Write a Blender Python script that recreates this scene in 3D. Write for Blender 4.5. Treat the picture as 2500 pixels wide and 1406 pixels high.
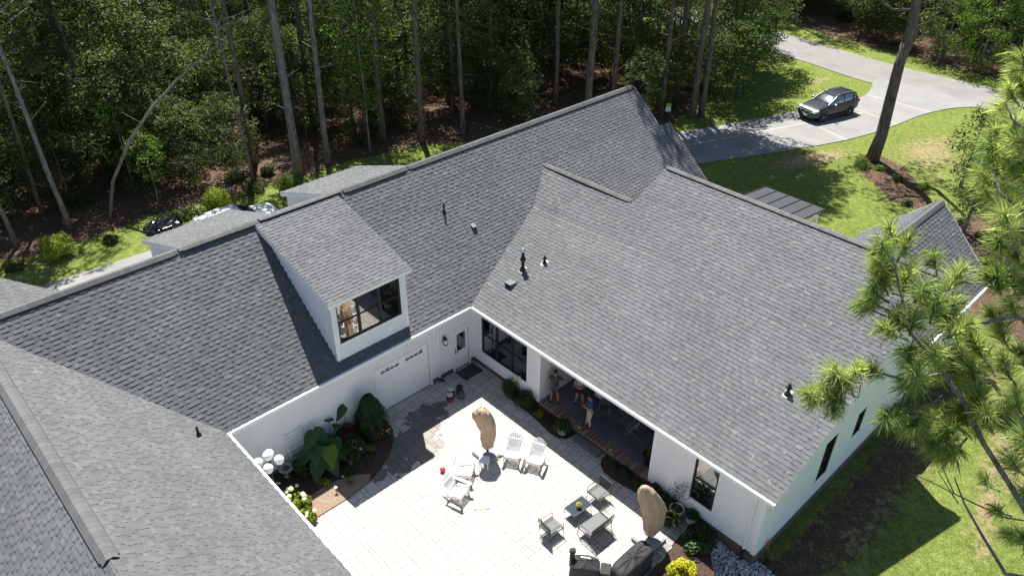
import bpy, bmesh, math, random
import numpy as np
from mathutils import Vector, Matrix
for o in list(bpy.data.objects): bpy.data.objects.remove(o)
SC = bpy.context.scene; COL = SC.collection
R = math.radians; PI = math.pi
# ------------------------------------------------------------------ camera
CX, CY, CZ = -18.171, -21.616, 23.176
YAW, PITCH, ROLL, FPX = 0.80935, -0.59531, 0.00928, 1887.957
def _axes():
    F = np.array([math.cos(YAW)*math.cos(PITCH), math.sin(YAW)*math.cos(PITCH), math.sin(PITCH)])
    Rt = np.array([math.sin(YAW), -math.cos(YAW), 0.0]); U = np.cross(Rt, F)
    c, s = math.cos(ROLL), math.sin(ROLL)
    return F, c*Rt+s*U, -s*Rt+c*U
AF, AR, AU = _axes(); CAMP = np.array([CX, CY, CZ])
cd = bpy.data.cameras.new('camera'); cam = bpy.data.objects.new('camera', cd); COL.objects.link(cam)
cam.matrix_world = Matrix(((AR[0], AU[0], -AF[0], CX), (AR[1], AU[1], -AF[1], CY), (AR[2], AU[2], -AF[2], CZ), (0, 0, 0, 1)))
cd.sensor_width = 36; cd.lens = 36*FPX/2500; cd.clip_start = .1; cd.clip_end = 2000
SC.camera = cam
def at(u, v, z=0.0):            # point of the photograph (2500 px wide) on the level z
    d = AF+AR*(u-1250)/FPX-AU*(v-703)/FPX
    return Vector(CAMP+d*(z-CZ)/d[2])
def atd(u, v, depth):           # point at a distance along the view axis
    return Vector(CAMP+(AF+AR*(u-1250)/FPX-AU*(v-703)/FPX)*depth)
# ------------------------------------------------------------------ light
SUN = Vector((.275, .485, 1)).normalized()
elev = math.asin(SUN.z); az = math.atan2(SUN.x, SUN.y)
w = bpy.data.worlds.new('World'); SC.world = w; w.use_nodes = True
nt = w.node_tree; bg = nt.nodes['Background']; sky = nt.nodes.new('ShaderNodeTexSky')
sky.sky_type = 'NISHITA'; sky.sun_disc = False; sky.sun_elevation = elev; sky.sun_rotation = az
sky.air_density = .8; sky.dust_density = .6; sky.ozone_density = 1.0
nt.links.new(sky.outputs[0], bg.inputs[0]); bg.inputs[1].default_value = .07
sl = bpy.data.lights.new('sun', 'SUN'); sl.energy = 5.0; sl.angle = R(.5); sl.color = (1, .955, .88)
so = bpy.data.objects.new('sun', sl); COL.objects.link(so); so.rotation_euler = SUN.to_track_quat('Z', 'Y').to_euler()
SC.view_settings.view_transform = 'Standard'; SC.view_settings.look = 'None'
SC.view_settings.exposure = 1.18; SC.view_settings.gamma = 1.0
SC.render.engine = 'CYCLES'; SC.cycles.max_bounces = 6; SC.cycles.diffuse_bounces = 3; SC.cycles.transparent_max_bounces = 8

# ------------------------------------------------------------------ materials
M = {}
def _nm(name):
    m = bpy.data.materials.new(name); m.use_nodes = True; M[name] = m
    n = m.node_tree.nodes; b = n['Principled BSDF']; return m, m.node_tree, b
def N(nt, t, **k):
    x = nt.nodes.new(t)
    for a, v in k.items(): setattr(x, a, v)
    return x
def coords(nt, scale=None):
    g = N(nt, 'ShaderNodeNewGeometry'); return g.outputs['Position']
def noise(nt, vec, sc, det=4, rough=.55, dist=0):
    t = N(nt, 'ShaderNodeTexNoise'); t.inputs['Scale'].default_value = sc; t.inputs['Detail'].default_value = det
    t.inputs['Roughness'].default_value = rough; t.inputs['Distortion'].default_value = dist
    nt.links.new(vec, t.inputs['Vector']); return t.outputs['Fac']
def ramp(nt, fac, stops, interp='LINEAR'):
    r = N(nt, 'ShaderNodeValToRGB'); r.color_ramp.interpolation = interp
    e = r.color_ramp.elements
    while len(e) < len(stops): e.new(.5)
    for i, (p, c) in enumerate(stops):
        e[i].position = p; e[i].color = (c[0], c[1], c[2], 1) if not isinstance(c, (int, float)) else (c, c, c, 1)
    nt.links.new(fac, r.inputs[0]); return r.outputs[0]
def mix(nt, fac, a, b, mode='MIX'):
    x = N(nt, 'ShaderNodeMix', data_type='RGBA', blend_type=mode)
    for s, v in ((0, fac), (6, a), (7, b)):
        if isinstance(v, (int, float)): x.inputs[s].default_value = v
        elif isinstance(v, tuple): x.inputs[s].default_value = (*v, 1)
        else: nt.links.new(v, x.inputs[s])
    return x.outputs[2]
def mth(nt, op, a, b=0.0, clamp=False):
    x = N(nt, 'ShaderNodeMath', operation=op); x.use_clamp = clamp
    for i, v in enumerate((a, b)):
        if isinstance(v, (int, float)): x.inputs[i].default_value = v
        else: nt.links.new(v, x.inputs[i])
    return x.outputs[0]
def attr(nt, name):
    a = N(nt, 'ShaderNodeAttribute'); a.attribute_name = name; return a
def bump(nt, b, h, st=.5, dist=.02):
    x = N(nt, 'ShaderNodeBump'); x.inputs['Strength'].default_value = st; x.inputs['Distance'].default_value = dist
    nt.links.new(h, x.inputs['Height']); nt.links.new(x.outputs[0], b.inputs['Normal'])
def simple(name, col, rough=.6, var=.12, sc=6, metal=0, spec=.5, bmp=0):
    m, nt, b = _nm(name); v = coords(nt)
    f = noise(nt, v, sc)
    lo = tuple(c*(1-var) for c in col); hi = tuple(min(1, c*(1+var)) for c in col)
    nt.links.new(ramp(nt, f, [(.3, lo), (.7, hi)]), b.inputs['Base Color'])
    b.inputs['Roughness'].default_value = rough; b.inputs['Metallic'].default_value = metal
    b.inputs['Specular IOR Level'].default_value = spec
    if bmp: bump(nt, b, noise(nt, v, sc*4), bmp, .02)
    return m
def shingle(name, cols):
    m, nt, b = _nm(name); a = attr(nt, 'tint'); v = coords(nt)
    c = ramp(nt, a.outputs['Fac'], cols)
    g = noise(nt, v, 90, 2, .7); c = mix(nt, .5, c, ramp(nt, g, [(.3, .25), (.7, .75)]), 'OVERLAY')
    big = noise(nt, v, .35, 4); c = mix(nt, .22, c, ramp(nt, big, [(.3, .3), (.7, .7)]), 'OVERLAY')
    nt.links.new(c, b.inputs['Base Color']); b.inputs['Roughness'].default_value = .95; b.inputs['Specular IOR Level'].default_value = .15
    bump(nt, b, g, .35, .004); return m
SH = [(0, (.088, .092, .097)), (.35, (.106, .110, .115)), (.6, (.124, .128, .133)), (.85, (.145, .148, .153)), (1, (.175, .177, .18))]
shingle('shingle', SH)
shingle('shingle_cap', [(0, (.105, .107, .11)), (1, (.135, .136, .138))])
simple('black', (.012, .012, .013), .6, .2); simple('black_gloss', (.010, .011, .013), .22, .1)
simple('white_trim', (.83, .83, .82), .45, .02, 3); simple('white_plastic', (.86, .86, .85), .4, .03, 4)
def siding():
    m, nt, b = _nm('siding'); v = coords(nt)
    c = ramp(nt, noise(nt, v, .8, 5), [(.3, (.76, .77, .765)), (.7, (.82, .82, .81))])
    c = mix(nt, 1, c, ramp(nt, attr(nt, 'tint').outputs['Fac'], [(0, (.60, .62, .65)), (.45, (1, 1, 1))]), 'MULTIPLY')      # lap shadow line painted as a darker strip under each board
    nt.links.new(c, b.inputs['Base Color']); b.inputs['Roughness'].default_value = .5
siding()
def brick():
    m, nt, b = _nm('brick'); g = coords(nt); sx = N(nt, 'ShaderNodeSeparateXYZ'); nt.links.new(g, sx.inputs[0])
    cx = N(nt, 'ShaderNodeCombineXYZ'); nt.links.new(mth(nt, 'ADD', sx.outputs[0], sx.outputs[1]), cx.inputs[0]); nt.links.new(sx.outputs[2], cx.inputs[1])
    t = N(nt, 'ShaderNodeTexBrick'); nt.links.new(cx.outputs[0], t.inputs['Vector']); t.inputs['Scale'].default_value = 1
    t.inputs['Brick Width'].default_value = .21; t.inputs['Row Height'].default_value = .075; t.inputs['Mortar Size'].default_value = .007
    t.inputs['Color1'].default_value = (.105, .06, .042, 1); t.inputs['Color2'].default_value = (.055, .036, .03, 1); t.inputs['Mortar'].default_value = (.33, .30, .26, 1)
    nt.links.new(mix(nt, .3, t.outputs['Color'], ramp(nt, noise(nt, g, 14), [(.3, .3), (.7, .7)]), 'OVERLAY'), b.inputs['Base Color']); b.inputs['Roughness'].default_value = .9
    bump(nt, b, mth(nt, 'SUBTRACT', 1, t.outputs['Fac']), .6, .006)
brick()
def tinted(name, cols, rough=.8, nz=.3, sc=12, wet=None, spec=.3):
    m, nt, b = _nm(name); a = attr(nt, 'tint'); v = coords(nt); c = ramp(nt, a.outputs['Fac'], cols)
    c = mix(nt, nz, c, ramp(nt, noise(nt, v, sc, 5, .65), [(.25, .2), (.75, .8)]), 'OVERLAY')
    rr = rough
    if wet:      # spilled water soaking the pavers in one place
        d = N(nt, 'ShaderNodeVectorMath', operation='DISTANCE'); nt.links.new(v, d.inputs[0])
        masks = []
        for (x, y, r) in wet:
            d = N(nt, 'ShaderNodeVectorMath', operation='DISTANCE'); nt.links.new(v, d.inputs[0]); d.inputs[1].default_value = (x, y, 0)
            masks.append(mth(nt, 'SUBTRACT', 1, mth(nt, 'DIVIDE', d.outputs['Value'], r)))
        k = masks[0]
        for q in masks[1:]: k = mth(nt, 'MAXIMUM', k, q)
        k = mth(nt, 'ADD', k, mth(nt, 'MULTIPLY', mth(nt, 'SUBTRACT', noise(nt, v, 2.6, 3), .5), 1.5))
        k = mth(nt, 'ADD', k, mth(nt, 'MULTIPLY', mth(nt, 'SUBTRACT', a.outputs['Fac'], .5), .35))
        k = ramp(nt, k, [(.16, 0), (.22, 1)])
        c = mix(nt, mth(nt, 'MULTIPLY', k, .82), c, mix(nt, 1.0, c, (.17, .168, .165), 'MULTIPLY'))
        nt.links.new(mth(nt, 'SUBTRACT', rough, mth(nt, 'MULTIPLY', k, .45)), b.inputs['Roughness'])
    else: b.inputs['Roughness'].default_value = rr
    nt.links.new(c, b.inputs['Base Color']); b.inputs['Specular IOR Level'].default_value = spec
    bump(nt, b, noise(nt, v, sc*2, 4), .25, .006); return m
PV = [(0, (.37, .36, .335)), (.25, (.41, .395, .355)), (.5, (.445, .42, .37)), (.75, (.475, .445, .39)), (.93, (.49, .465, .42)), (1, (.47, .40, .35))]
WET = [(-5.3, -2.55, 1.25), (-6.2, -2.3, 1.1), (-4.3, -1.7, .95), (-3.7, -1.5, .8), (-7.4, -2.8, .5), (-6.6, -3.0, .6), (-3.05, -1.35, .3)]
tinted('paver', PV, wet=WET); tinted('paver_dark', [(0, (.13, .13, .135)), (1, (.19, .19, .19))]); tinted('paver_edge', [(0, (.20, .20, .195)), (1, (.33, .31, .28))])
tinted('porch_slate', [(0, (.10, .105, .11)), (1, (.16, .165, .17))], .6); tinted('brick_cap', [(0, (.13, .08, .06)), (.5, (.24, .155, .11)), (1, (.33, .24, .18))], .85)
tinted('stone_grey', [(0, (.22, .22, .22)), (1, (.42, .41, .40))], .8); tinted('river_stone', [(0, (.22, .22, .21)), (.5, (.52, .51, .49)), (1, (.80, .78, .75))], .7)
def mulch():
    m, nt, b = _nm('mulch'); v = coords(nt); f = noise(nt, v, 28, 6, .75); f2 = noise(nt, v, 3, 3)
    c = ramp(nt, f, [(.3, (.018, .011, .009)), (.5, (.055, .032, .024)), (.62, (.10, .062, .046)), (.75, (.20, .14, .11))])
    nt.links.new(mix(nt, .4, c, ramp(nt, f2, [(.3, .3), (.7, .7)]), 'OVERLAY'), b.inputs['Base Color']); b.inputs['Roughness'].default_value = 1
    bump(nt, b, f, 1, .04)
mulch()
def straw():
    m, nt, b = _nm('chip_mulch'); v = coords(nt); f = noise(nt, v, 40, 5, .8)
    nt.links.new(ramp(nt, f, [(.3, (.06, .035, .025)), (.5, (.26, .18, .13)), (.7, (.42, .31, .24))]), b.inputs['Base Color']); b.inputs['Roughness'].default_value = 1; bump(nt, b, f, 1, .03)
straw()
def ground_mat():
    m, nt, b = _nm('ground'); v = coords(nt); a = attr(nt, 'cover'); s = N(nt, 'ShaderNodeSeparateColor'); nt.links.new(a.outputs['Color'], s.inputs[0])
    fine = noise(nt, v, 22, 6, .8); mid = noise(nt, v, 3.2, 7, .7); big = noise(nt, v, .35, 4, .6); tiny = noise(nt, v, 70, 3, .8)
    grass = ramp(nt, mid, [(.25, (.078, .112, .024)), (.45, (.125, .165, .036)), (.6, (.175, .212, .052)), (.8, (.25, .26, .09))])
    grass = mix(nt, .85, grass, ramp(nt, fine, [(.35, .08), (.65, .92)]), 'OVERLAY')
    grass = mix(nt, .5, grass, ramp(nt, tiny, [(.35, .1), (.65, .9)]), 'OVERLAY')
    grass = mix(nt, .25, grass, ramp(nt, big, [(.3, .25), (.7, .75)]), 'OVERLAY')
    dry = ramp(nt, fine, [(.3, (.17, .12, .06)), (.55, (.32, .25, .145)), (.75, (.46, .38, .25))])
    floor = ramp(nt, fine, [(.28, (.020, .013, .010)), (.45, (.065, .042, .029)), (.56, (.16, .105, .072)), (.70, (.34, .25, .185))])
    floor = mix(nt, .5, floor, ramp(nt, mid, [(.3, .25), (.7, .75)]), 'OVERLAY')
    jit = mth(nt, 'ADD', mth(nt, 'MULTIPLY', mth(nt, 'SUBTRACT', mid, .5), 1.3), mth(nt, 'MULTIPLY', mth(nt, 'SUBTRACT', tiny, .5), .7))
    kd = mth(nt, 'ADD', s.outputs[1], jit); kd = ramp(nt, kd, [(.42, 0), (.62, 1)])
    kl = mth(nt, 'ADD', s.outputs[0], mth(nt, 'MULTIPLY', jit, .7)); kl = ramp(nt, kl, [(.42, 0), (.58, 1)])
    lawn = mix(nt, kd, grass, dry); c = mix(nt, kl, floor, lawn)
    nt.links.new(c, b.inputs['Base Color']); b.inputs['Roughness'].default_value = 1; b.inputs['Specular IOR Level'].default_value = .1
    bump(nt, b, mth(nt, 'ADD', fine, mth(nt, 'MULTIPLY', tiny, .6)), .9, .05)
ground_mat()
def paved(name, col, var, sc=60):
    m, nt, b = _nm(name); v = coords(nt); f = noise(nt, v, sc, 3, .8); g = noise(nt, v, .5, 5)
    c = ramp(nt, f, [(.3, tuple(x*(1-var) for x in col)), (.7, tuple(x*(1+var) for x in col))])
    c = mix(nt, .25, c, ramp(nt, g, [(.3, .25), (.7, .75)]), 'OVERLAY')
    nt.links.new(c, b.inputs['Base Color']); b.inputs['Roughness'].default_value = .9; bump(nt, b, f, .3, .01)
paved('concrete', (.21, .21, .203), .14); paved('asphalt', (.185, .18, .175), .18, 40); paved('joint', (.50, .47, .41), .1)
def bark(name, a, c):
    m, nt, b = _nm(name); v = coords(nt); mp = N(nt, 'ShaderNodeMapping'); mp.inputs['Scale'].default_value = (1, 1, .22); nt.links.new(v, mp.inputs[0])
    f = noise(nt, mp.outputs[0], 9, 6, .7, .4); nt.links.new(ramp(nt, f, [(.35, a), (.6, c)]), b.inputs['Base Color']); b.inputs['Roughness'].default_value = .95; bump(nt, b, f, .9, .04)
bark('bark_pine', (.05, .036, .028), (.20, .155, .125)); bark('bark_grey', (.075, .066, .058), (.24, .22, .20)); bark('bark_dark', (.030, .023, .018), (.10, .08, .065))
def leafm(name, cols, tr=.45, rough=.55, spec=.3):
    m, nt, b = _nm(name); a = attr(nt, 'tint'); oi = N(nt, 'ShaderNodeObjectInfo')
    f = mth(nt, 'ADD', mth(nt, 'MULTIPLY', a.outputs['Fac'], .75), mth(nt, 'MULTIPLY', oi.outputs['Random'], .25))
    c = ramp(nt, f, cols); nt.links.new(c, b.inputs['Base Color']); b.inputs['Roughness'].default_value = rough; b.inputs['Specular IOR Level'].default_value = spec
    t = N(nt, 'ShaderNodeBsdfTranslucent'); nt.links.new(mix(nt, 1, c, (1.5, 1.6, .7), 'MULTIPLY'), t.inputs[0])
    ms = N(nt, 'ShaderNodeMixShader'); ms.inputs[0].default_value = tr; out = nt.nodes['Material Output']
    nt.links.new(b.outputs[0], ms.inputs[1]); nt.links.new(t.outputs[0], ms.inputs[2]); nt.links.new(ms.outputs[0], out.inputs[0])
leafm('leaf_forest', [(0, (.032, .054, .024)), (.5, (.072, .106, .040)), (1, (.155, .20, .078))], .5, .5, .22)
leafm('leaf_bright', [(0, (.05, .10, .012)), (.5, (.10, .17, .02)), (1, (.17, .23, .03))])
leafm('leaf_pine', [(0, (.03, .05, .014)), (1, (.07, .10, .025))], .3)
leafm('needle', [(0, (.10, .15, .06)), (.5, (.26, .32, .13)), (.85, (.44, .48, .26)), (1, (.58, .48, .30))], .5, .45, .4)
leafm('leaf_shrub', [(0, (.02, .045, .012)), (.5, (.045, .085, .02)), (1, (.09, .14, .03))], .3)
leafm('leaf_gold', [(0, (.20, .24, .012)), (.5, (.42, .42, .02)), (1, (.66, .58, .04))], .35)
leafm('leaf_lime', [(0, (.08, .13, .01)), (.5, (.17, .23, .015)), (1, (.30, .33, .03))], .35)
leafm('leaf_thuja', [(0, (.012, .032, .008)), (.6, (.030, .065, .012)), (1, (.05, .10, .02))], .2)
leafm('leaf_ear', [(0, (.025, .075, .018)), (1, (.045, .12, .028))], .4, .4, .5)
leafm('leaf_red', [(0, (.05, .015, .015)), (1, (.11, .04, .035))], .3)
leafm('petal_white', [(0, (.62, .64, .42)), (1, (.85, .84, .72))], .3)
leafm('petal_yellow', [(0, (.65, .55, .05)), (1, (.85, .78, .15))], .3)
leafm('petal_pink', [(0, (.7, .35, .32)), (1, (.8, .6, .5))], .3)
def glass(name, col, rough=.03):
    m, nt, b = _nm(name); v = coords(nt)
    nt.links.new(ramp(nt, noise(nt, v, 1.2), [(.3, tuple(c*.8 for c in col)), (.7, tuple(c*1.2 for c in col))]), b.inputs['Base Color'])
    b.inputs['Roughness'].default_value = rough; b.inputs['Specular IOR Level'].default_value = .9; b.inputs['IOR'].default_value = 2.3
glass('pane', (.006, .007, .008), .01); glass('car_glass', (.02, .028, .035), .08)
simple('car_grey', (.055, .057, .062), .28, .05, 3, .7, .7); simple('car_white', (.82, .82, .81), .35, .02, 3); simple('chrome', (.7, .7, .7), .2, .05, 4, .9)
simple('tyre', (.02, .02, .02), .85, .2); simple('rim', (.45, .45, .46), .3, .05, 5, .8); simple('headlight', (.75, .78, .8), .15, .05, 8, .2)
simple('lamp_glass', (.93, .93, .92), .45, .005); simple('tan_cloth', (.43, .315, .22), .9, .12, 5, 0, .2, .3); simple('grill_cloth', (.020, .020, .023), .75, .25, 4, 0, .4, .3)
simple('wicker', (.06, .06, .062), .6, .5, 60, 0, .4, .6); simple('wicker_seat', (.16, .165, .17), .6, .45, 45, 0, .5, .6); simple('table_glass', (.035, .045, .055), .08, .05)
simple('metal_roof', (.085, .086, .09), .38, .06, 2, .4); simple('metal_dark', (.02, .021, .024), .5, .1); simple('flash_grey', (.26, .27, .28), .5, .1); simple('dry_needle', (.50, .45, .36), .8, .1); simple('step_dark', (.13, .135, .135), .8, .2, 12); simple('slab_grey', (.27, .275, .28), .7, .08); simple('terracotta', (.45, .17, .09), .8, .12)
simple('cooler_red', (.30, .03, .022), .55, .25); simple('steel', (.6, .6, .6), .25, .1, 5, .9); simple('grey_plastic', (.09, .095, .11), .5, .15); simple('ball_red', (.72, .03, .045), .35, .05); simple('ball_green', (.35, .55, .05), .5, .1)
simple('soil', (.03, .02, .015), 1, .4, 30); simple('pot_white', (.68, .66, .60), .6, .06); simple('pot_black', (.015, .015, .016), .5, .1); simple('pot_yellow', (.62, .45, .12), .6, .15)
simple('hose', (.24, .36, .24), .5, .1); simple('skin', (.42, .20, .13), .6, .08, 12); simple('shirt_grey', (.045, .048, .055), .9, .1); simple('shirt_blue', (.02, .055, .20), .9, .1)
simple('shirt_light', (.30, .31, .30), .9, .1); simple('shorts_grey', (.06, .062, .075), .9, .15, 40); simple('shorts_black', (.010, .010, .011), .9, .1); simple('khaki', (.42, .36, .28), .9, .08)
simple('hair_dark', (.012, .009, .007), .7, .2); simple('tarp_black', (.018, .019, .024), .18, .3, 6); simple('tool_yellow', (.75, .72, .05), .5, .05); simple('ceiling_dark', (.10, .10, .10), .9, .1); simple('interior', (.05, .045, .04), .9, .2)
simple('red_cloth', (.35, .01, .02), .7, .1); simple('sign_green', (.35, .6, .05), .6, .1); simple('vent_grey', (.085, .10, .105), .5, .1); simple('chair_grey', (.20, .20, .205), .6, .1)

# ------------------------------------------------------------------ mesh builder
class MB:
    def __init__(s): s.v = []; s.f = []; s.t = []; s.m = []; s.X = Matrix.Identity(4)
    def add(s, vs, fs, t=.5, m=0):
        n = len(s.v)
        for p in vs: s.v.append(tuple(s.X @ Vector(p)))
        for f in fs: s.f.append(tuple(i+n for i in f)); s.t.append(t); s.m.append(m)
    def quad(s, a, b, c, d, t=.5, m=0): s.add([a, b, c, d], [(0, 1, 2, 3)], t, m)
    def box(s, lo, hi, t=.5, m=0):
        x0, y0, z0 = lo; x1, y1, z1 = hi
        s.add([(x0, y0, z0), (x1, y0, z0), (x1, y1, z0), (x0, y1, z0), (x0, y0, z1), (x1, y0, z1), (x1, y1, z1), (x0, y1, z1)],
              [(0, 3, 2, 1), (4, 5, 6, 7), (0, 1, 5, 4), (1, 2, 6, 5), (2, 3, 7, 6), (3, 0, 4, 7)], t, m)
    def bbox(s, lo, hi, b=.01, t=.5, m=0):      # box with a small bevel
        bm = bmesh.new(); bmesh.ops.create_cube(bm, size=1)
        c = [(a+q)/2 for a, q in zip(lo, hi)]; d = [q-a for a, q in zip(lo, hi)]
        for v in bm.verts: v.co = Vector([v.co[i]*d[i]+c[i] for i in range(3)])
        bmesh.ops.bevel(bm, geom=bm.edges[:], offset=b, segments=2, affect='EDGES', profile=.6)
        s.bm(bm, t, m); bm.free()
    def bm(s, bm, t=.5, m=0):
        bm.verts.index_update(); s.add([v.co[:] for v in bm.verts], [tuple(v.index for v in f.verts) for f in bm.faces], t, m)
    def beam(s, a, b, w, h=None, t=.5, m=0, up=(0, 0, 1)):
        a = Vector(a); b = Vector(b); h = h or w; d = (b-a).normalized(); u = Vector(up)
        if abs(d.dot(u)) > .98: u = Vector((1, 0, 0))
        r = d.cross(u).normalized(); u = r.cross(d)
        vs = [p+r*sx*w/2+u*sy*h/2 for p in (a, b) for sx, sy in ((-1, -1), (1, -1), (1, 1), (-1, 1))]
        s.add(vs, [(0, 1, 2, 3), (7, 6, 5, 4), (0, 4, 5, 1), (1, 5, 6, 2), (2, 6, 7, 3), (3, 7, 4, 0)], t, m)
    def tube(s, pts, rad, seg=8, t=.5, m=0, cap=True):
        pts = [Vector(p) for p in pts]; rad = rad if isinstance(rad, (list, tuple)) else [rad]*len(pts)
        vs = []; pr = None
        for i, p in enumerate(pts):
            d = (pts[min(i+1, len(pts)-1)]-pts[max(i-1, 0)]).normalized()
            if pr is None:
                u = Vector((0, 0, 1)) if abs(d.z) < .9 else Vector((1, 0, 0)); r = d.cross(u).normalized()
            else: r = (pr-d*pr.dot(d)).normalized()
            pr = r; q = d.cross(r)
            for k in range(seg):
                a = 2*PI*k/seg; vs.append(p+(r*math.cos(a)+q*math.sin(a))*rad[i])
        fs = [(i*seg+k, i*seg+(k+1) % seg, (i+1)*seg+(k+1) % seg, (i+1)*seg+k) for i in range(len(pts)-1) for k in range(seg)]
        if cap: fs += [tuple(range(seg))[::-1], tuple((len(pts)-1)*seg+k for k in range(seg))]
        s.add(vs, fs, t, m)
    def lathe(s, prof, c=(0, 0, 0), seg=16, t=.5, m=0, sx=1, sy=1):
        vs = []; c = Vector(c)
        for r, z in prof:
            for k in range(seg):
                a = 2*PI*k/seg; vs.append(c+Vector((r*math.cos(a)*sx, r*math.sin(a)*sy, z)))
        n = len(prof); fs = [(i*seg+k, i*seg+(k+1) % seg, (i+1)*seg+(k+1) % seg, (i+1)*seg+k) for i in range(n-1) for k in range(seg)]
        fs += [tuple(range(seg))[::-1], tuple((n-1)*seg+k for k in range(seg))]; s.add(vs, fs, t, m)
    def ball(s, c, r, seg=14, t=.5, m=0, sz=1):
        n = seg//2; s.lathe([(max(1e-4, r*math.sin(PI*i/n)), -r*sz*math.cos(PI*i/n)) for i in range(n+1)], c, seg, t, m)
    def prism(s, poly, z0, z1, t=.5, m=0):
        n = len(poly); vs = [(x, y, z0) for x, y in poly]+[(x, y, z1) for x, y in poly]
        s.add(vs, [tuple(range(n))[::-1], tuple(range(n, 2*n))]+[(i, (i+1) % n, n+(i+1) % n, n+i) for i in range(n)], t, m)
    def split(s, name, mats, parent=None, gap=.02):      # separate pieces become separate parts
        n = len(s.v); par = list(range(n))
        def find(a):
            while par[a] != a: par[a] = par[par[a]]; a = par[a]
            return a
        for f in s.f:
            r0 = find(f[0])
            for i in f[1:]: par[find(i)] = r0
        isl = {}
        for i in range(n): isl.setdefault(find(i), []).append(i)
        bb = [[np.array([s.v[i] for i in g]).min(0)-gap, np.array([s.v[i] for i in g]).max(0)+gap, set(g)] for g in isl.values()]
        ch = True
        while ch:
            ch = False
            for i in range(len(bb)):
                for j in range(i+1, len(bb)):
                    if (bb[i][0] <= bb[j][1]).all() and (bb[j][0] <= bb[i][1]).all():
                        bb[i] = [np.minimum(bb[i][0], bb[j][0]), np.maximum(bb[i][1], bb[j][1]), bb[i][2] | bb[j][2]]; del bb[j]; ch = True; break
                if ch: break
        out = []
        for _, _, g in bb:
            q = MB(); ids = sorted(g); mp = {k: i for i, k in enumerate(ids)}; q.v = [s.v[i] for i in ids]
            for f, t, m_ in zip(s.f, s.t, s.m):
                if f[0] in g: q.f.append(tuple(mp[i] for i in f)); q.t.append(t); q.m.append(m_)
            out.append(q.build(name, mats, parent))
        return out
    def build(s, name, mats, parent=None, smooth=False, loc=None):
        me = bpy.data.meshes.new(name); me.from_pydata(s.v, [], s.f)
        a = me.attributes.new('tint', 'FLOAT', 'FACE'); a.data.foreach_set('value', s.t)
        for mm in (mats if isinstance(mats, (list, tuple)) else [mats]): me.materials.append(M[mm])
        me.polygons.foreach_set('material_index', s.m)
        if smooth: me.polygons.foreach_set('use_smooth', [True]*len(s.f))
        me.update(); return link(name, me, parent, loc)
def link(name, me, parent=None, loc=None):
    o = bpy.data.objects.new(name, me); COL.objects.link(o)
    if parent: o.parent = parent
    if loc is not None: o.location = loc
    return o
def tag(o, label=None, cat=None, group=None, kind=None):
    for k, v in (('label', label), ('category', cat), ('group', group), ('kind', kind)):
        if v: o[k] = v
    return o
def thing(name, label, cat, loc=(0, 0, 0), rz=0, group=None):
    o = bpy.data.objects.new(name, None); COL.objects.link(o); o.location = loc; o.rotation_euler = (0, 0, rz)
    o.empty_display_size = .2
    return tag(o, label, cat, group)
def struct(o): return tag(o, kind='structure')
def copy_tree(o, parent=None):
    c = o.copy(); COL.objects.link(c); c.parent = parent
    for ch in [x for x in KIDS.get(o.name, [])]: copy_tree(ch, c)
    return c
KIDS = {}
def freeze(o):          # remember the children of a prototype
    ch = [x for x in bpy.data.objects if x.parent == o]; KIDS[o.name] = ch
    for c in ch: freeze(c)
def dup(o, loc, rz, label, group=None, sc=1):
    c = copy_tree(o); c.location = loc; c.rotation_euler = (0, 0, rz); c.scale = (sc,)*3; tag(c, label, None, group); return c
def leaves(name, P, Nn, size, tint, mat, parent=None, asp=.55, rng=None, tri=False, loc=None):
    # P positions (n,3); Nn normals (n,3); size (n,)  ->  one mesh of leaf-shaped faces
    n = len(P); rng = rng or np.random.default_rng(1)
    Nn = Nn/np.linalg.norm(Nn, axis=1, keepdims=True); a = rng.normal(size=(n, 3)); T = np.cross(Nn, a); T /= np.linalg.norm(T, axis=1, keepdims=True); B = np.cross(Nn, T)
    sz = size[:, None]
    V = np.stack([P-T*sz*.5, P+B*sz*asp*.5+Nn*sz*.08, P+T*sz*.5, P-B*sz*asp*.5+Nn*sz*.08], 1).reshape(-1, 3)
    me = bpy.data.meshes.new(name); me.vertices.add(4*n); me.vertices.foreach_set('co', V.ravel().astype(np.float32))
    me.loops.add(4*n); me.loops.foreach_set('vertex_index', np.arange(4*n, dtype=np.int32)); me.polygons.add(n)
    me.polygons.foreach_set('loop_start', np.arange(0, 4*n, 4, dtype=np.int32)); me.polygons.foreach_set('loop_total', np.full(n, 4, np.int32))
    me.update(); me.validate()
    at_ = me.attributes.new('tint', 'FLOAT', 'FACE'); at_.data.foreach_set('value', np.clip(tint, 0, 1).astype(np.float32))
    me.materials.append(M[mat]); return link(name, me, parent, loc)
def inpoly(X, Y, poly):
    ins = np.zeros(X.shape, bool); n = len(poly)
    for i in range(n):
        x0, y0 = poly[i]; x1, y1 = poly[(i+1) % n]
        c = ((y0 > Y) != (y1 > Y)) & (X < (x1-x0)*(Y-y0)/((y1-y0) if y1 != y0 else 1e-9)+x0); ins ^= c
    return ins

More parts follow.
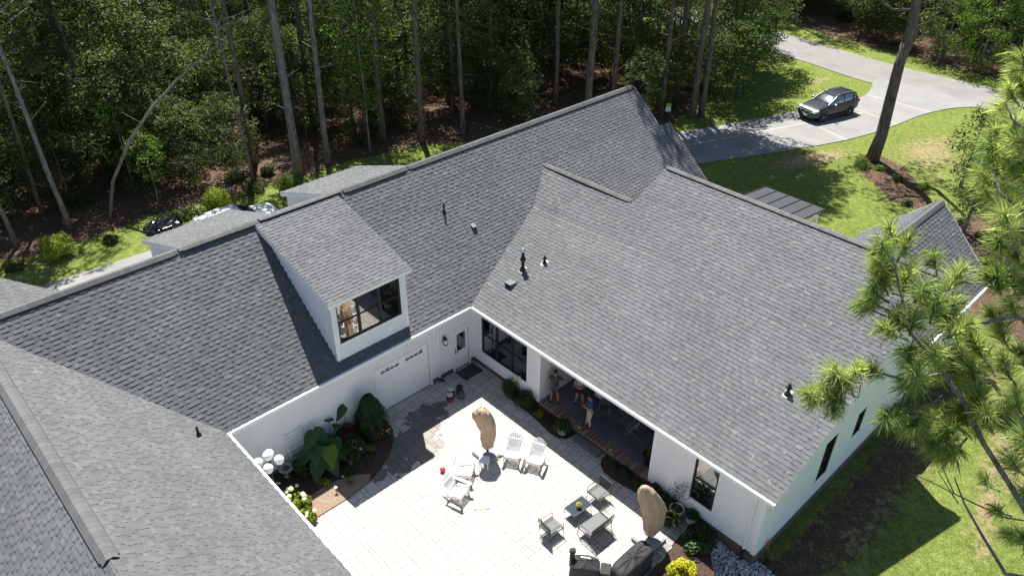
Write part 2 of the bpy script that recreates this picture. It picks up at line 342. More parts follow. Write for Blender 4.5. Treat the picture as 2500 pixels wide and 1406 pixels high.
# ================================================================== SETTING
HE, OV = 3.53, .39
S1, S2 = .851, .4085            # roof slopes
def P1z(y): return HE+S1*(y+OV)
FOREST = [(-90, 24.2), (-13.8, 24.3), (-12, 23.6), (-9.8, 23.4), (-5.9, 24.1), (.3, 22.9), (3, 22.9), (7.8, 22.4), (12.9, 21.6), (19, 17.5), (25, 13.2), (30.5, 11.2), (35.6, 12.8), (40.5, 15.2), (46.1, 17.6), (50.5, 21), (51.3, 30), (50, 60), (46, 120), (40, 300), (-90, 300)]
FOREST_E = [(61.5, -80), (61.2, -5), (61.2, 5), (62, 14), (63.5, 22), (66, 34), (66, 60), (62, 120), (58, 300), (300, 300), (300, -80)]
TREEBED = [(34.4, -1.2), (36.3, -1.4), (36.9, -2.6), (35.8, -4.6), (33.4, -7.0), (31, -8.4), (30, -8.0), (30.4, -6.2), (32.4, -3.4)]
SHADEBED = [(24, -9), (30, -9), (36, -12), (40, -18), (30, -24), (22, -20), (20.5, -13)]
def ground():
    def ax(lo, a, b, hi, f, c): return np.concatenate([np.arange(lo, a, c), np.arange(a, b, f), np.arange(b, hi+c, c)])
    xs = ax(-90, -30, 72, 300, .6, 6.); ys = ax(-80, -30, 40, 300, .6, 6.)
    X, Y = np.meshgrid(xs, ys, indexing='ij')
    def sst(t): t = np.clip(t, 0, 1); return t*t*(3-2*t)
    Z = -.03-.40*sst((-12.9-Y)/1.3)*sst((X+4.5)/2)
    Z = Z-.2*sst((5-np.abs(X-45))/4)*sst((Y-6.5)/3)*sst((22-Y)/4)      # the shallow ditch beside the road
    rng = np.random.default_rng(3)
    ph = rng.uniform(0, 6, 8); Z = Z+.05*np.sin(X*.35+ph[0])*np.sin(Y*.31+ph[1])*sst((Y-24)/6)
    n = X.size; P = np.stack([X, Y, Z], -1).reshape(-1, 3); nx, ny = X.shape
    i, j = np.meshgrid(np.arange(nx-1), np.arange(ny-1), indexing='ij'); a = (i*ny+j).ravel()
    fs = np.stack([a, a+ny, a+ny+1, a+1], 1)
    me = bpy.data.meshes.new('ground'); me.vertices.add(n); me.vertices.foreach_set('co', P.ravel())
    me.loops.add(4*len(fs)); me.loops.foreach_set('vertex_index', fs.ravel().astype(np.int32)); me.polygons.add(len(fs))
    me.polygons.foreach_set('loop_start', np.arange(0, 4*len(fs), 4, dtype=np.int32)); me.polygons.foreach_set('loop_total', np.full(len(fs), 4, np.int32)); me.update()
    lawn = np.ones(X.shape)
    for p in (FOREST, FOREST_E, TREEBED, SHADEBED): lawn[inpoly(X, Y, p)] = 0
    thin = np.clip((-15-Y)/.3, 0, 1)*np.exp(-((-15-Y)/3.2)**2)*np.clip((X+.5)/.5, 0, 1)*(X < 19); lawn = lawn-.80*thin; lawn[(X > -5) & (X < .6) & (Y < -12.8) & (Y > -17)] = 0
    for _ in range(2):
        L = lawn.copy(); L[1:-1, 1:-1] = (lawn[1:-1, 1:-1]*2+lawn[2:, 1:-1]+lawn[:-2, 1:-1]+lawn[1:-1, 2:]+lawn[1:-1, :-2])/6; lawn = L
    dry = np.full(X.shape, .12)
    def blob(x, y, rx, ry, k, a=0):
        dx = X-x; dy = Y-y; c, s = math.cos(a), math.sin(a); u = (dx*c+dy*s)/rx; v = (-dx*s+dy*c)/ry
        return k*np.exp(-(u*u+v*v))
    for b in [(33, .4, 5, 1.3, .36, -.2), (41, -4, 4.5, 2.0, .36, -.1), (31.5, 1.2, 4, 1.1, .3, -.5), (38, -6.5, 5, 3, .30, 0), (48.8, 8.6, 2.2, .7, .45, 0), (45, 8.5, 2, .5, .25, 0), (8, -20.0, 4, .7, .36, .3), (14, -18.6, 5, .6, .40, .25), (4, -17.3, 3, .8, .30, .3), (6.5, -16.6, 4, .5, .28, .1), (20, -16.5, 4, 1.0, .3, 0), (-3, 23, 3, 1, .3, 0), (-12, 22, 1.2, .8, .3, 0), (40, 12.5, 5, 2, .3, .5), (45.5, 18.5, 4, 2, .4, .4), (62, 14, 4, 3, .3, 0), (11, -20.7, 4, .7, .45, .4)]:
        dry += blob(*b)
    C = np.zeros((n, 4), np.float32); C[:, 0] = lawn.ravel(); C[:, 1] = np.clip(dry, 0, 1).ravel(); C[:, 3] = 1
    ca = me.color_attributes.new('cover', 'FLOAT_COLOR', 'POINT'); ca.data.foreach_set('color', C.ravel())
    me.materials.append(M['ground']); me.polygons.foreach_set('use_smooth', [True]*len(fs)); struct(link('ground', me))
ground()
def flat(name, poly, z, mat, kind='structure', th=.0):
    m = MB(); n = len(poly)
    if th: m.prism(poly, z-th, z)
    else: m.add([(x, y, z) for x, y in poly], [tuple(range(n))])
    o = m.build(name, mat); tag(o, kind=kind); return o
# road and driveway
def smooth(pts, k=3):
    for _ in range(k):
        q = [pts[0]]
        for a, b in zip(pts, pts[1:]): q += [(a[0]*.75+b[0]*.25, a[1]*.75+b[1]*.25), (a[0]*.25+b[0]*.75, a[1]*.25+b[1]*.75)]
        pts = q+[pts[-1]]
    return pts
far_e = smooth([(58.6, -80), (58.4, -10), (57.6, 0), (57.3, 5.1), (58.4, 14), (59.3, 20.7), (61, 32), (60, 60), (56, 120)])
near_e = smooth([(50, 120), (53.5, 60), (54.3, 32), (52.9, 20), (52.2, 12.3), (51.2, 7.4), (51.0, 4.9), (51.6, 0), (52.0, -3.6), (52.4, -10), (52.6, -80)])
flat('road', far_e+near_e, .012, 'asphalt')
dn = [(53, 5.4)]+smooth([(51.1, 5.0), (49.9, 4.5), (47.9, 4.0), (46.2, 4.1), (42, 5.5), (38.2, 6.7), (33.3, 8.3), (28.8, 10.2), (24, 12), (18, 13.5)])
ds = smooth([(15.5, 8.6), (20, 8), (25.3, 5.8), (30.1, 3.5), (33.3, 2.1), (37.9, .3), (42.6, -.7), (46.9, -1.1), (50.5, -2.3), (52.3, -3.8)])+[(53, -3.8)]
flat('driveway', dn+ds, .018, 'concrete')
m = MB()
def strip(a, b, w=.07, z=.023):
    a = Vector((*a, z)); b = Vector((*b, z)); d = (b-a).normalized(); r = Vector((-d.y, d.x, 0))*w/2; m.quad(a-r, a+r, b+r, b-r)
for a, b in (((22, 12.6), (21, 7.5)), ((27.6, 10.6), (26, 5.4)), ((33.6, 8.2), (31.3, 3)), ((39.3, 6.3), (37.4, .5)), ((44.2, 4.6), (43.4, -.7)), ((47.9, 4.05), (47.9, -1.4)), ((24.5, 9.2), (44, 2.2))): strip(a, b)
tag(m.build('driveway_joints', 'joint'), kind='structure')
flat('rear_driveway', [(-40, 10), (1, 10), (1, 19.4), (-6, 19.9), (-13.5, 20.3), (-20, 20.6), (-40, 20.6)], .01, 'concrete')
# ---- patio: random ashlar pavers on a dark jointing bed
BED1 = [(-12.2, -.02), (-12.2, -2.95), (-10.51, -3.0), (-8.9, -3.02), (-7.9, -2.9), (-7.1, -2.6), (-6.4, -2.2), (-5.85, -1.7), (-5.5, -1.15), (-5.37, -.6), (-5.45, -.02)]
BED2 = [(-.02, -2.15), (-.3, -2.3), (-.5, -2.6), (-.6, -3.0), (-.64, -4.4), (-.74, -5.2), (-.84, -5.8), (-.78, -6.25), (-.55, -6.52), (-.02, -6.6)]
BED3 = [(-.02, -8.2), (-.3, -8.22), (-.6, -8.4), (-.8, -8.75), (-.84, -9.3), (-.74, -10.0), (-.62, -10.8), (-.5, -11.5), (-.02, -11.5)]
BED4 = [(-.02, -12.55), (-1.2, -12.72), (-2.4, -12.86), (-3.5, -12.95), (-4.2, -13.4), (-4.6, -15.2), (-3.0, -15.6), (-2.1, -15.3), (-1.6, -14.5), (-.95, -13.9), (-.02, -13.55)]
PATIO = [(-12.22, -.01), (-.01, -.01), (-.01, -12.5), (-3.6, -12.9), (-4.4, -13.3), (-4.6, -19), (-12.22, -19)]
def offs(poly, d, skip):
    out = []; n = len(poly)
    for i in range(n):
        a = Vector(poly[i-1]); b = Vector(poly[i]); c = Vector(poly[(i+1) % n])
        t = (c-a).normalized(); out.append((b.x+t.y*d, b.y-t.x*d))
    return out
rnd = random.Random(5)
def border(poly, idx, name, mat, wd=.33, z=.004, side=1):
    # a soldier course of small pavers following the edge idx[0]..idx[1] of the bed
    pts = smooth([poly[i] for i in idx], 2); m = MB(); acc = []
    L = [0]
    for a, b in zip(pts, pts[1:]): L.append(L[-1]+math.dist(a, b))
    def pos(s):
        for i in range(len(pts)-1):
            if L[i+1] >= s or i == len(pts)-2:
                t = (s-L[i])/(L[i+1]-L[i]+1e-9); a, b = Vector(pts[i]), Vector(pts[i+1]); d = (b-a).normalized()
                return a.lerp(b, t), Vector((d.y, -d.x))*side
    s = 0
    while s < L[-1]-.1:
        e = min(L[-1], s+.19); p, n1 = pos(s+.006); q, n2 = pos(e-.006); zz = z+rnd.uniform(0, .002)
        m.quad((p.x, p.y, zz), (q.x, q.y, zz), (q.x+n2.x*wd, q.y+n2.y*wd, zz), (p.x+n1.x*wd, p.y+n1.y*wd, zz), rnd.random()); s = e
    struct(m.build(name, mat)); p0 = MB()
    for a in range(len(pts)-1):
        d = (Vector(pts[a+1])-Vector(pts[a])).normalized(); k = Vector((d.y, -d.x))*side*(wd+.005)
        p0.quad((*pts[a], z-.002), (*pts[a+1], z-.002), (pts[a+1][0]+k.x, pts[a+1][1]+k.y, z-.002), (pts[a][0]+k.x, pts[a][1]+k.y, z-.002))
    struct(p0.build(name+'_joint', 'soil'))
def patio():
    flat('patio_joints', PATIO, -.008, 'soil')
    u = .152; nx, ny = 81, 126; occ = np.zeros((nx, ny), bool); m = MB(); g = .016
    def ok(x, y): return inpoly(np.array([x]), np.array([y]), PATIO)[0]
    shapes = [((4, 3), 30), ((3, 4), 14), ((3, 3), 26), ((3, 2), 16), ((2, 3), 10), ((2, 2), 8), ((4, 2), 8)]
    bag = [s for s, k in shapes for _ in range(k)]
    for j in range(ny):
        for i in range(nx):
            if occ[i, j]: continue
            for _ in range(8):
                w_, h_ = rnd.choice(bag)
                if i+w_ <= nx and j+h_ <= ny and not occ[i:i+w_, j:j+h_].any(): break
            else:
                w_ = 2 if i+1 < nx and not occ[i+1, j] else 1; h_ = 2 if j+1 < ny and not occ[i:i+w_, j+1].any() else 1
            occ[i:i+w_, j:j+h_] = True
            x1 = -.01-i*u; x0 = x1-w_*u; y1 = -.01-j*u; y0 = y1-h_*u
            if not ok((x0+x1)/2, (y0+y1)/2): continue
            if any(inpoly(np.array([x0, x1, x0, x1]), np.array([y0, y0, y1, y1]), b).all() for b in (BED1, BED2, BED3)): continue
            z = rnd.uniform(0, .0015)-.001; t = min(1, max(0, rnd.gauss(.5, .27)))
            m.quad((x0+g/2, y0+g/2, z), (x1-g/2, y0+g/2, z), (x1-g/2, y1-g/2, z), (x0+g/2, y1-g/2, z), t)
    struct(m.build('patio', 'paver'))
patio()
for p, nm in ((BED1, 'left'), (BED2, 'upper'), (BED3, 'lower'), (BED4, 'corner')):
    m = MB(); q = np.array(p); c = q.mean(0); n = len(p); ring = [(x, y, .008) for x, y in p]; inn = [(c[0]+(x-c[0])*.8, c[1]+(y-c[1])*.8, .028) for x, y in p]
    m.add(ring+inn+[(c[0], c[1], .03)], [(i, (i+1) % n, n+(i+1) % n, n+i) for i in range(n)]+[(n+i, n+(i+1) % n, 2*n) for i in range(n)])
    struct(m.build('garden_bed', 'mulch', smooth=True))
flat('chip_mulch_patch', [(-10.9, -2.0), (-10.9, -2.97), (-8.9, -3.0), (-7.9, -2.88), (-7.6, -2.6), (-8.2, -2.1), (-9.2, -1.9)], .034, 'chip_mulch')
border(BED1, (1, 2, 3, 4, 5), 'bed_border_sunlit', 'paver_edge', side=-1, wd=.36); border(BED1, (5, 6, 7, 8, 9, 10), 'bed_border_dark', 'paver_dark', side=-1, wd=.36)  # left stretch in paler pavers: sunlight on the border put into its colour
border(BED2, tuple(range(10)), 'bed_border', 'paver_dark', side=-1, wd=.34); border(BED3, tuple(range(9)), 'bed_border', 'paver_dark', side=-1, wd=.34)
border([(-.01, -12.5), (-1.2, -12.67), (-2.4, -12.81), (-3.5, -12.9), (-4.4, -13.3), (-4.6, -16)], tuple(range(6)), 'patio_edge', 'paver_edge', wd=.3, z=.006)
def gravel():
    poly = [(.35, -15.1), (-.1, -13.5), (-.95, -13.85), (-1.65, -14.5), (-2.2, -15.3), (-2.6, -16.5), (.2, -16.6)]
    m = MB(); r = random.Random(8)
    for _ in range(4200):
        x = r.uniform(-2.7, .4); y = r.uniform(-16.6, -13.4)
        if not inpoly(np.array([x]), np.array([y]), poly)[0]: continue
        s = r.uniform(.02, .055); zz = (-.40*min(1, max(0, (-12.9-y)/1.3)))+r.uniform(.0, .05); vs = []
        a0 = r.random()*6
        for k in range(5): a = a0+k*1.257; vs.append((x+math.cos(a)*s*r.uniform(.7, 1.2), y+math.sin(a)*s*r.uniform(.7, 1.2), zz-.02))
        vs += [((x+(v[0]-x)*.6), y+(v[1]-y)*.6, zz+s*r.uniform(.4, .8)) for v in vs]
        m.add(vs, [(0, 1, 6, 5), (1, 2, 7, 6), (2, 3, 8, 7), (3, 4, 9, 8), (4, 0, 5, 9), (5, 6, 7, 8, 9)], r.random())
    tag(m.build('gravel', 'river_stone'), kind='stuff')
gravel()

# ================================================================== HOUSE
H = thing('house', 'white sided house with grey shingle roofs wrapped around a paved courtyard', 'house')
rs = random.Random(11)
def frame(o, e1, en): return Matrix(((e1[0], en[0], 0, o[0]), (e1[1], en[1], 0, o[1]), (e1[2] if len(e1) > 2 else 0, 0, 1, o[2]), (0, 0, 0, 1)))
def shingles(m, Pf, ul, vl, course=.170, clip=None):
    nrow = int(math.ceil(vl/course)); e = .02
    for k in range(nrow):
        v0 = k*course; v1 = min(vl, v0+course+.004); u = -rs.uniform(0, .25); shade = rs.gauss(0, .05); thick = rs.random() < .5
        while u < ul:
            w_ = rs.choice((.11, .14, .18, .23)); u0 = max(0, u); u1 = min(ul, u+w_); u += w_
            if u1-u0 < .01: continue
            thick = (not thick) if rs.random() < .88 else thick
            if clip and not clip((u0+u1)/2, v0): continue
            a = Vector(Pf(u0, v0)); b = Vector(Pf(u1, v0)); c = Vector(Pf(u1, v1)); d = Vector(Pf(u0, v1)); n = (b-a).cross(d-a).normalized()
            if n.z < 0: n = -n
            h = .024 if thick else .010; t = min(1, max(0, rs.gauss(.5, .13)+shade))
            m.add([a+n*h, b+n*h, c+n*.001, d+n*.001, a-n*.004, b-n*.004], [(0, 1, 2, 3), (0, 4, 5, 1)], t)
def slab(m, pts, th=.12, dn=.006):
    a = [Vector(p) for p in pts]; n = (a[1]-a[0]).cross(a[-1]-a[0]).normalized()
    if n.z < 0: n = -n
    k = len(a); m.add([p-n*dn for p in a]+[p-n*th for p in a], [tuple(range(k)), tuple(range(k, 2*k))[::-1]]+[(i, (i+1) % k, k+(i+1) % k, k+i) for i in range(k)])
def roof(name, o, eu, ev, ul, vl, trim=True, clip=None, th=.13, label=None, parent=None, course=.170):
    o = Vector(o); eu = Vector(eu).normalized(); ev = Vector(ev).normalized()
    m = MB(); shingles(m, lambda u, v: o+eu*u+ev*v, ul, vl, course=course, clip=clip); r = m.build(name, 'shingle', parent or H)
    if label: r['label'] = label
    q = MB(); slab(q, [o, o+eu*ul, o+eu*ul+ev*vl, o+ev*vl], th); q.build('roof_deck', 'white_trim', r if not parent else parent); return r
def ridgecap(p0, p1, parent, half=.17, sl=(.8, .8), vent=True):
    p0 = Vector(p0); p1 = Vector(p1); d = (p1-p0); L = d.length; d.normalize(); s = Vector((-d.y, d.x, 0)); m = MB(); k = MB(); x = 0; up = Vector((0, 0, 1))
    while x < L:
        e = min(L, x+.2); a = p0+d*x; b = p0+d*min(L, e+.02); hh = .065 if vent else .03; rows = []
        for q, lift in ((a, hh+.006), (b, hh)):
            rows.append([q-s*half-up*(half*sl[0])+up*(lift), q-s*half*.35-up*(half*.35*sl[0]*.75)+up*lift, q+s*half*.35-up*(half*.35*sl[1]*.75)+up*lift, q+s*half-up*(half*sl[1])+up*lift])
        (A, B) = rows; t = rs.random()
        m.add(A+B, [(0, 1, 5, 4), (1, 2, 6, 5), (2, 3, 7, 6)], t); x = e
    r = m.build('ridge_cap', 'shingle_cap', parent)
    if vent:
        for sg, q in ((-1, sl[0]), (1, sl[1])):
            a = p0+d*.15+s*sg*half*.98-up*(half*.98*q); b = p1-d*.15+s*sg*half*.98-up*(half*.98*q)
            k.beam(a+up*.03, b+up*.03, .07, .06)
        k.build('ridge_vent', 'black', r)
    return r
# main wing: ridge along x at y 4.91
XW, XE = -19.0, 16.53; R1 = (4.91, 8.04); L1 = math.hypot(R1[0]+OV, R1[1]-HE)
r1 = roof('roof', (XW, -OV, HE), (1, 0, 0), (0, 1, S1), XE-XW, L1)
roof('roof', (XW, 10.21, HE), (1, 0, 0), (0, -1, S1), XE-XW, L1)
ridgecap((XW, R1[0], R1[1]), (-10.24, R1[0], R1[1]), r1, sl=(S1, S1)); ridgecap((-10.2, R1[0], R1[1]+.02), (-6.95, R1[0], R1[1]+.02), r1, sl=(S1*.7, .45)); ridgecap((-6.9, R1[0], R1[1]+.03), (-3.05, R1[0], R1[1]+.03), r1, sl=(.25, .5))
ridgecap((-3.0, R1[0], R1[1]+.02), (.4, R1[0], R1[1]+.02), r1, sl=(S1, .45)); ridgecap((.45, R1[0], R1[1]), (XE-.05, R1[0], R1[1]), r1, sl=(S1, S1))
vl = math.hypot(2.75+OV, S1*(2.75+OV)); rx = roof('roof', (XE-.3, -OV, HE-.012), (1, 0, 0), (0, 1, S1), 1.25, vl); roof('roof', (XE-.3, 5.9, HE-.012), (1, 0, 0), (0, -1, S1), 1.25, vl)
ridgecap((XE+.02, 2.75, P1z(2.75)-.01), (XE+.93, 2.75, P1z(2.75)-.01), rx, sl=(S1, S1), vent=False)
# right wing: shallow west slope, flared against the main wing
def W2z(x, y):
    z = HE+S2*(x+OV); t = min(1, max(0, (y+8)/9.5)); t = t*t*(3-2*t)
    k = .56*(x+OV)/5.95 if x < 5.56 else .56-.31*(x-5.56)/2.07
    return z-max(0, k)*t
Y0 = -15.39
def Wf(y_off, xmax):
    def f(u, v):
        x = -OV+v*math.cos(math.atan(S2)); y = y_off+u; return (x, y, W2z(x, y))
    return f
c2 = math.cos(math.atan(S2)); VL2 = (9.83+OV)/c2; YM = -2.65
m = MB(); shingles(m, Wf(Y0, 0), 3.6-Y0, (7.63+OV)/c2, course=.185)
def upz(x, y):
    t = min(1, max(0, (y+8)/9.5)); t = t*t*(3-2*t); return HE+S2*(x+OV)-.25*t*(9.83-x)/2.2
shingles(m, lambda u, v: (lambda x: (x, Y0+u, upz(x, Y0+u)))(7.63+v*c2), YM-Y0, (9.83-7.63)/c2, course=.185)
r2 = m.build('roof', 'shingle', H)
m = MB()
slab(m, [(-OV, Y0, HE), (-OV, -8, HE), (9.83, -8, 7.7), (9.83, Y0, 7.7)], .13)
for i in range(6):
    a = -8+i*(YM+8)/6; b = a+(YM+8)/6
    for dz in (.014, .13): m.quad((7.6, a, upz(7.6, a)-dz), (9.83, a, 7.7-dz), (9.83, b, 7.7-dz), (7.6, b, upz(7.6, b)-dz))
ys_ = [-8+i*(3.5+8)/10 for i in range(11)]; xs_ = [-OV, 1.5, 3.5, 5.56, 6.5, 7.63]
for dz in (.012, .13):
    for a, b in zip(ys_, ys_[1:]):
        for c, d in zip(xs_, xs_[1:]): m.quad((c, a, W2z(c, a)-dz), (d, a, W2z(d, a)-dz), (d, b, W2z(d, b)-dz), (c, b, W2z(c, b)-dz))
m.build('roof_deck', 'white_trim', r2)
SE = .8; roof('roof', (15.05, -12.5, 7.7-SE*5.22), (0, 1, 0), (-1, 0, SE), YM+12.5, math.hypot(5.22, SE*5.22))
ze = W2z(7.63, 3.1); zs = W2z(7.63, YM)
roof('roof', (11.5, YM-.1, 6.56-SE*3.87), (0, 1, 0), (-1, 0, SE), 6.1, math.hypot(3.87, SE*3.87))
m = MB(); m.add([(1.5, YM+.02, 3.5), (9.83, YM+.02, 7.62), (14.8, YM+.02, 3.6)], [(0, 1, 2)]); m.split('gable_wall', 'siding', H)
ridgecap((9.83, Y0+.02, 7.7), (9.83, YM-.02, 7.7), r2, sl=(SE, S2), half=.18); ridgecap((7.63, YM+.15, zs-.02), (7.63, 3.1, ze-.01), r2, sl=(SE, .55), half=.17)
# cross gable looking to the street
g0 = (18.2, -12.2, 6.7); GL = math.hypot(3.05, 3.05)
rg = roof('roof', (9.5, -15.27, 3.66), (1, 0, 0), (0, 1, 1), 8.7, GL); roof('roof', (9.9, -9.13, 3.66), (1, 0, 0), (0, -1, 1), 8.3, GL)
ridgecap((9.9, -12.2, 6.7), (18.15, -12.2, 6.7), rg, sl=(1, 1))
m = MB(); m.add([(17.95, -14.95, .2), (17.95, -9.4, .2), (17.95, -9.4, 3.7), (17.95, -12.2, 6.5), (17.95, -14.95, 3.7)], [(0, 1, 2, 3, 4)]); m.split('gable_wall', 'siding', H)
m = MB(); m.box((15, -9.4, .2), (17.95, -9.3, 3.6)); m.box((14.6, -9.3, .2), (14.7, 10, 3.4)); m.split('wall', 'siding', H)
# left wing
S3 = .84; XR3, ZR3 = -17.1, 7.94
XE3 = -11.85; ZR3 = HE+S3*(XE3-XR3)
L3 = math.hypot(XE3-XR3, ZR3-HE)
r3 = roof('roof', (XE3, -19, HE), (0, 1, 0), (-1, 0, S3), 29.3, L3, label='roof of the left wing nearest the camera', course=.15)
roof('roof', (2*XR3-XE3, -19, HE), (0, 1, 0), (1, 0, S3), 29.3, L3, course=.15)
ridgecap((XR3, -7.15, ZR3), (XR3, 10.2, ZR3), r3, half=.2, sl=(S3, S3)); ridgecap((XR3, -19, ZR3-.015), (XR3, -7.2, ZR3-.015), r3, half=.17, sl=(S3, S3), vent=False)
# walls made of real lapped boards
def laps(m, X, a0, a1, z0, z1, holes=(), lim=None, rev=.19):
    m.X = X; z = z0
    while z < z1-.01:
        zt = min(z1, z+rev); segs = [(a0, a1)]
        if lim: l = lim((z+zt)/2); segs = [(max(a0, l[0]), min(a1, l[1]))]
        for h in holes:
            if h[2] < (z+zt)/2 < h[3]:
                ns = []
                for s in segs:
                    if h[1] <= s[0] or h[0] >= s[1]: ns.append(s); continue
                    if h[0] > s[0]: ns.append((s[0], h[0]))
                    if h[1] < s[1]: ns.append((h[1], s[1]))
                segs = ns
        for s in segs:
            if s[1]-s[0] < .01: continue
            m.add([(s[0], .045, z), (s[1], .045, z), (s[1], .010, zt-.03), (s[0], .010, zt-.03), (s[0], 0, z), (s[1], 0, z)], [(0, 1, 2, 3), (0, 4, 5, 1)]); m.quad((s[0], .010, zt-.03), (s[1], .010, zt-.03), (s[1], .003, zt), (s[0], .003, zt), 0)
        z = zt
    m.X = Matrix.Identity(4)
FS = frame((0, 0, 0), (1, 0), (0, -1))      # south face of the main wing: a = x
FW = frame((0, 0, 0), (0, 1), (-1, 0))      # west face of the right wing: a = y
FSS = frame((0, -15, 0), (1, 0), (0, -1)); HB = .26
GD = (-5.34, -2.6, 0, 2.32); DR = (-1.14, -.30, 0, 2.22)
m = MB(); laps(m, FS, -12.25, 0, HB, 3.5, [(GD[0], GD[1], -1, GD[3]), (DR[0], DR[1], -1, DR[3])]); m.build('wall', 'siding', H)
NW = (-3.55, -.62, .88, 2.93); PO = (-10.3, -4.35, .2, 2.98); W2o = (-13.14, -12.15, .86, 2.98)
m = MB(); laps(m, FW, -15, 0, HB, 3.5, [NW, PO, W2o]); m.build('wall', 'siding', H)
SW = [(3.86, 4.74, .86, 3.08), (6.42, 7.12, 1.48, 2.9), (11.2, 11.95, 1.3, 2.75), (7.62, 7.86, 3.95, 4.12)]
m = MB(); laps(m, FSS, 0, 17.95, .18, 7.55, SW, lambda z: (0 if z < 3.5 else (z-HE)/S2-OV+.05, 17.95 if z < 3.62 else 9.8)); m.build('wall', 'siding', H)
m = MB(); m.box((-12.35, -19, .2), (-12.24, -.02, 3.5)); m.box((-12.3, 9.72, 0), (14.6, 9.82, 3.5)); m.box((XE-.35, .1, .2), (XE-.25, 9.7, 3.5)); m.split('wall', 'siding', H)
m = MB(); m.add([(XE-.22, 0, 3.4), (XE-.22, 4.91, 7.9), (XE-.22, 9.82, 3.4)], [(0, 1, 2)]); m.add([(-19+.2, 0, 3.4), (-19+.2, 4.91, 7.9), (-19+.2, 9.82, 3.4)], [(0, 1, 2)]); m.add([(-22, 10.05, 3.4), (-17.1, 10.05, 7.8), (-12.2, 10.05, 3.4)], [(0, 1, 2)]); m.split('gable_wall', 'siding', H)
m = MB(); m.box((-12.2, -.001, -.1), (-5.36, .2, HB)); m.box((-2.5, -.001, -.1), (DR[0], .2, HB)); m.box((DR[1], -.001, -.1), (0, .2, HB)); m.box((-.001, -15, -.6), (.2, -10.3, HB)); m.box((-.001, -4.35, -.1), (.2, 0, HB)); m.box((0, -15.001, -.6), (17.9, -14.8, .18)); m.box((-.001, -10.3, -.1), (.2, -4.35, .22)); m.split('brick_foundation', 'brick', H, .0)
# trim, soffits, fascias, gutters
m = MB(); ZF = HE-.02
m.box((XE3-.3, -OV-.11, ZF-.13), (-OV-.02, -OV+.0, ZF)); m.box((XE3-.3, -OV, ZF-.15), (0, 0, ZF-.11))
m.box((-OV-.11, Y0, ZF-.13), (-OV+.0, -OV+.02, ZF)); m.box((-OV, Y0+.02, ZF-.15), (0, -OV+.02, ZF-.11))
m.box((XE3-.02, -19, ZF-.13), (XE3+.10, -OV-.12, ZF)); m.box((XE3-.4, -19, ZF-.15), (XE3, -OV, ZF-.11)); m.box((9.9, -15.38, 3.52), (18.2, -15.26, 3.64)); m.box((9.9, -15.25, 3.48), (18.1, -15, 3.53))
m.split('gutter', 'white_trim', H, .0)
m = MB(); a = Vector((-OV, Y0, HE)); b = Vector((9.83, Y0, 7.7)); c = Vector((15, Y0, 7.7-SE*5.17))
m.beam(a+Vector((0, .02, -.09)), b+Vector((0, .02, -.09)), .03, .17); m.add([(9.81, -15, 3.5), (9.81, -15, 7.55), (9.81, -11, 7.55), (9.81, -11, 3.5)], [(0, 1, 2, 3)])
m.add([a+Vector((0, 0, -.14)), b+Vector((0, 0, -.14)), b+Vector((0, .39, -.14)), a+Vector((0, .39, -.14))], [(0, 1, 2, 3)])
for x in (18.19, ): m.beam((x, -15.27, 3.58), (x, -12.2, 6.63), .03, .16); m.beam((x, -12.2, 6.63), (x, -9.13, 3.58), .03, .16)
for x in (XE, ): m.beam((x, -OV, HE-.1), (x, 4.91, R1[1]-.1), .03, .16)
m.split('rake_board', 'white_trim', H, .005)
m = MB()
for x0, x1 in ((-.13, -.001),): m.box((x0, -.035, HB), (x1, -.02, 3.4))
m.X = FW; m.box((-15, .0, .2), (-14.87, .03, 3.4)); m.box((-.13, 0, HB), (0, .03, 3.4))
for h in (NW, W2o):
    for lo, hi in (((h[0]-.07, 0, h[2]-.07), (h[0], .035, h[3]+.02)), ((h[1], 0, h[2]-.07), (h[1]+.07, .035, h[3]+.02)), ((h[0], 0, h[2]-.07), (h[1], .04, h[2]))): m.box(lo, hi)
m.box((PO[1], -.1, .3), (PO[1]+.14, .03, PO[3])); m.box((PO[0]-.14, -.1, .3), (PO[0], .03, PO[3])); m.box((PO[0]-.14, -.12, PO[3]), (PO[1]+.14, .031, PO[3]+.2))
m.X = FS; m.box((GD[0]-.11, 0, 0), (GD[0], .05, GD[3]+.1)); m.box((GD[1], 0, 0), (GD[1]+.12, .07, 3.38)); m.box((GD[0], 0, GD[3]), (GD[1], .05, GD[3]+.11))
m.box((DR[0]-.1, 0, 0), (DR[0], .04, DR[3]+.1)); m.box((DR[1], 0, 0), (DR[1]+.1, .04, DR[3]+.1)); m.box((DR[0], 0, DR[3]), (DR[1], .04, DR[3]+.1))
m.X = FSS; m.box((0, .0, .18), (.13, .032, 3.4)); m.split('trim', 'white_trim', H, .003)
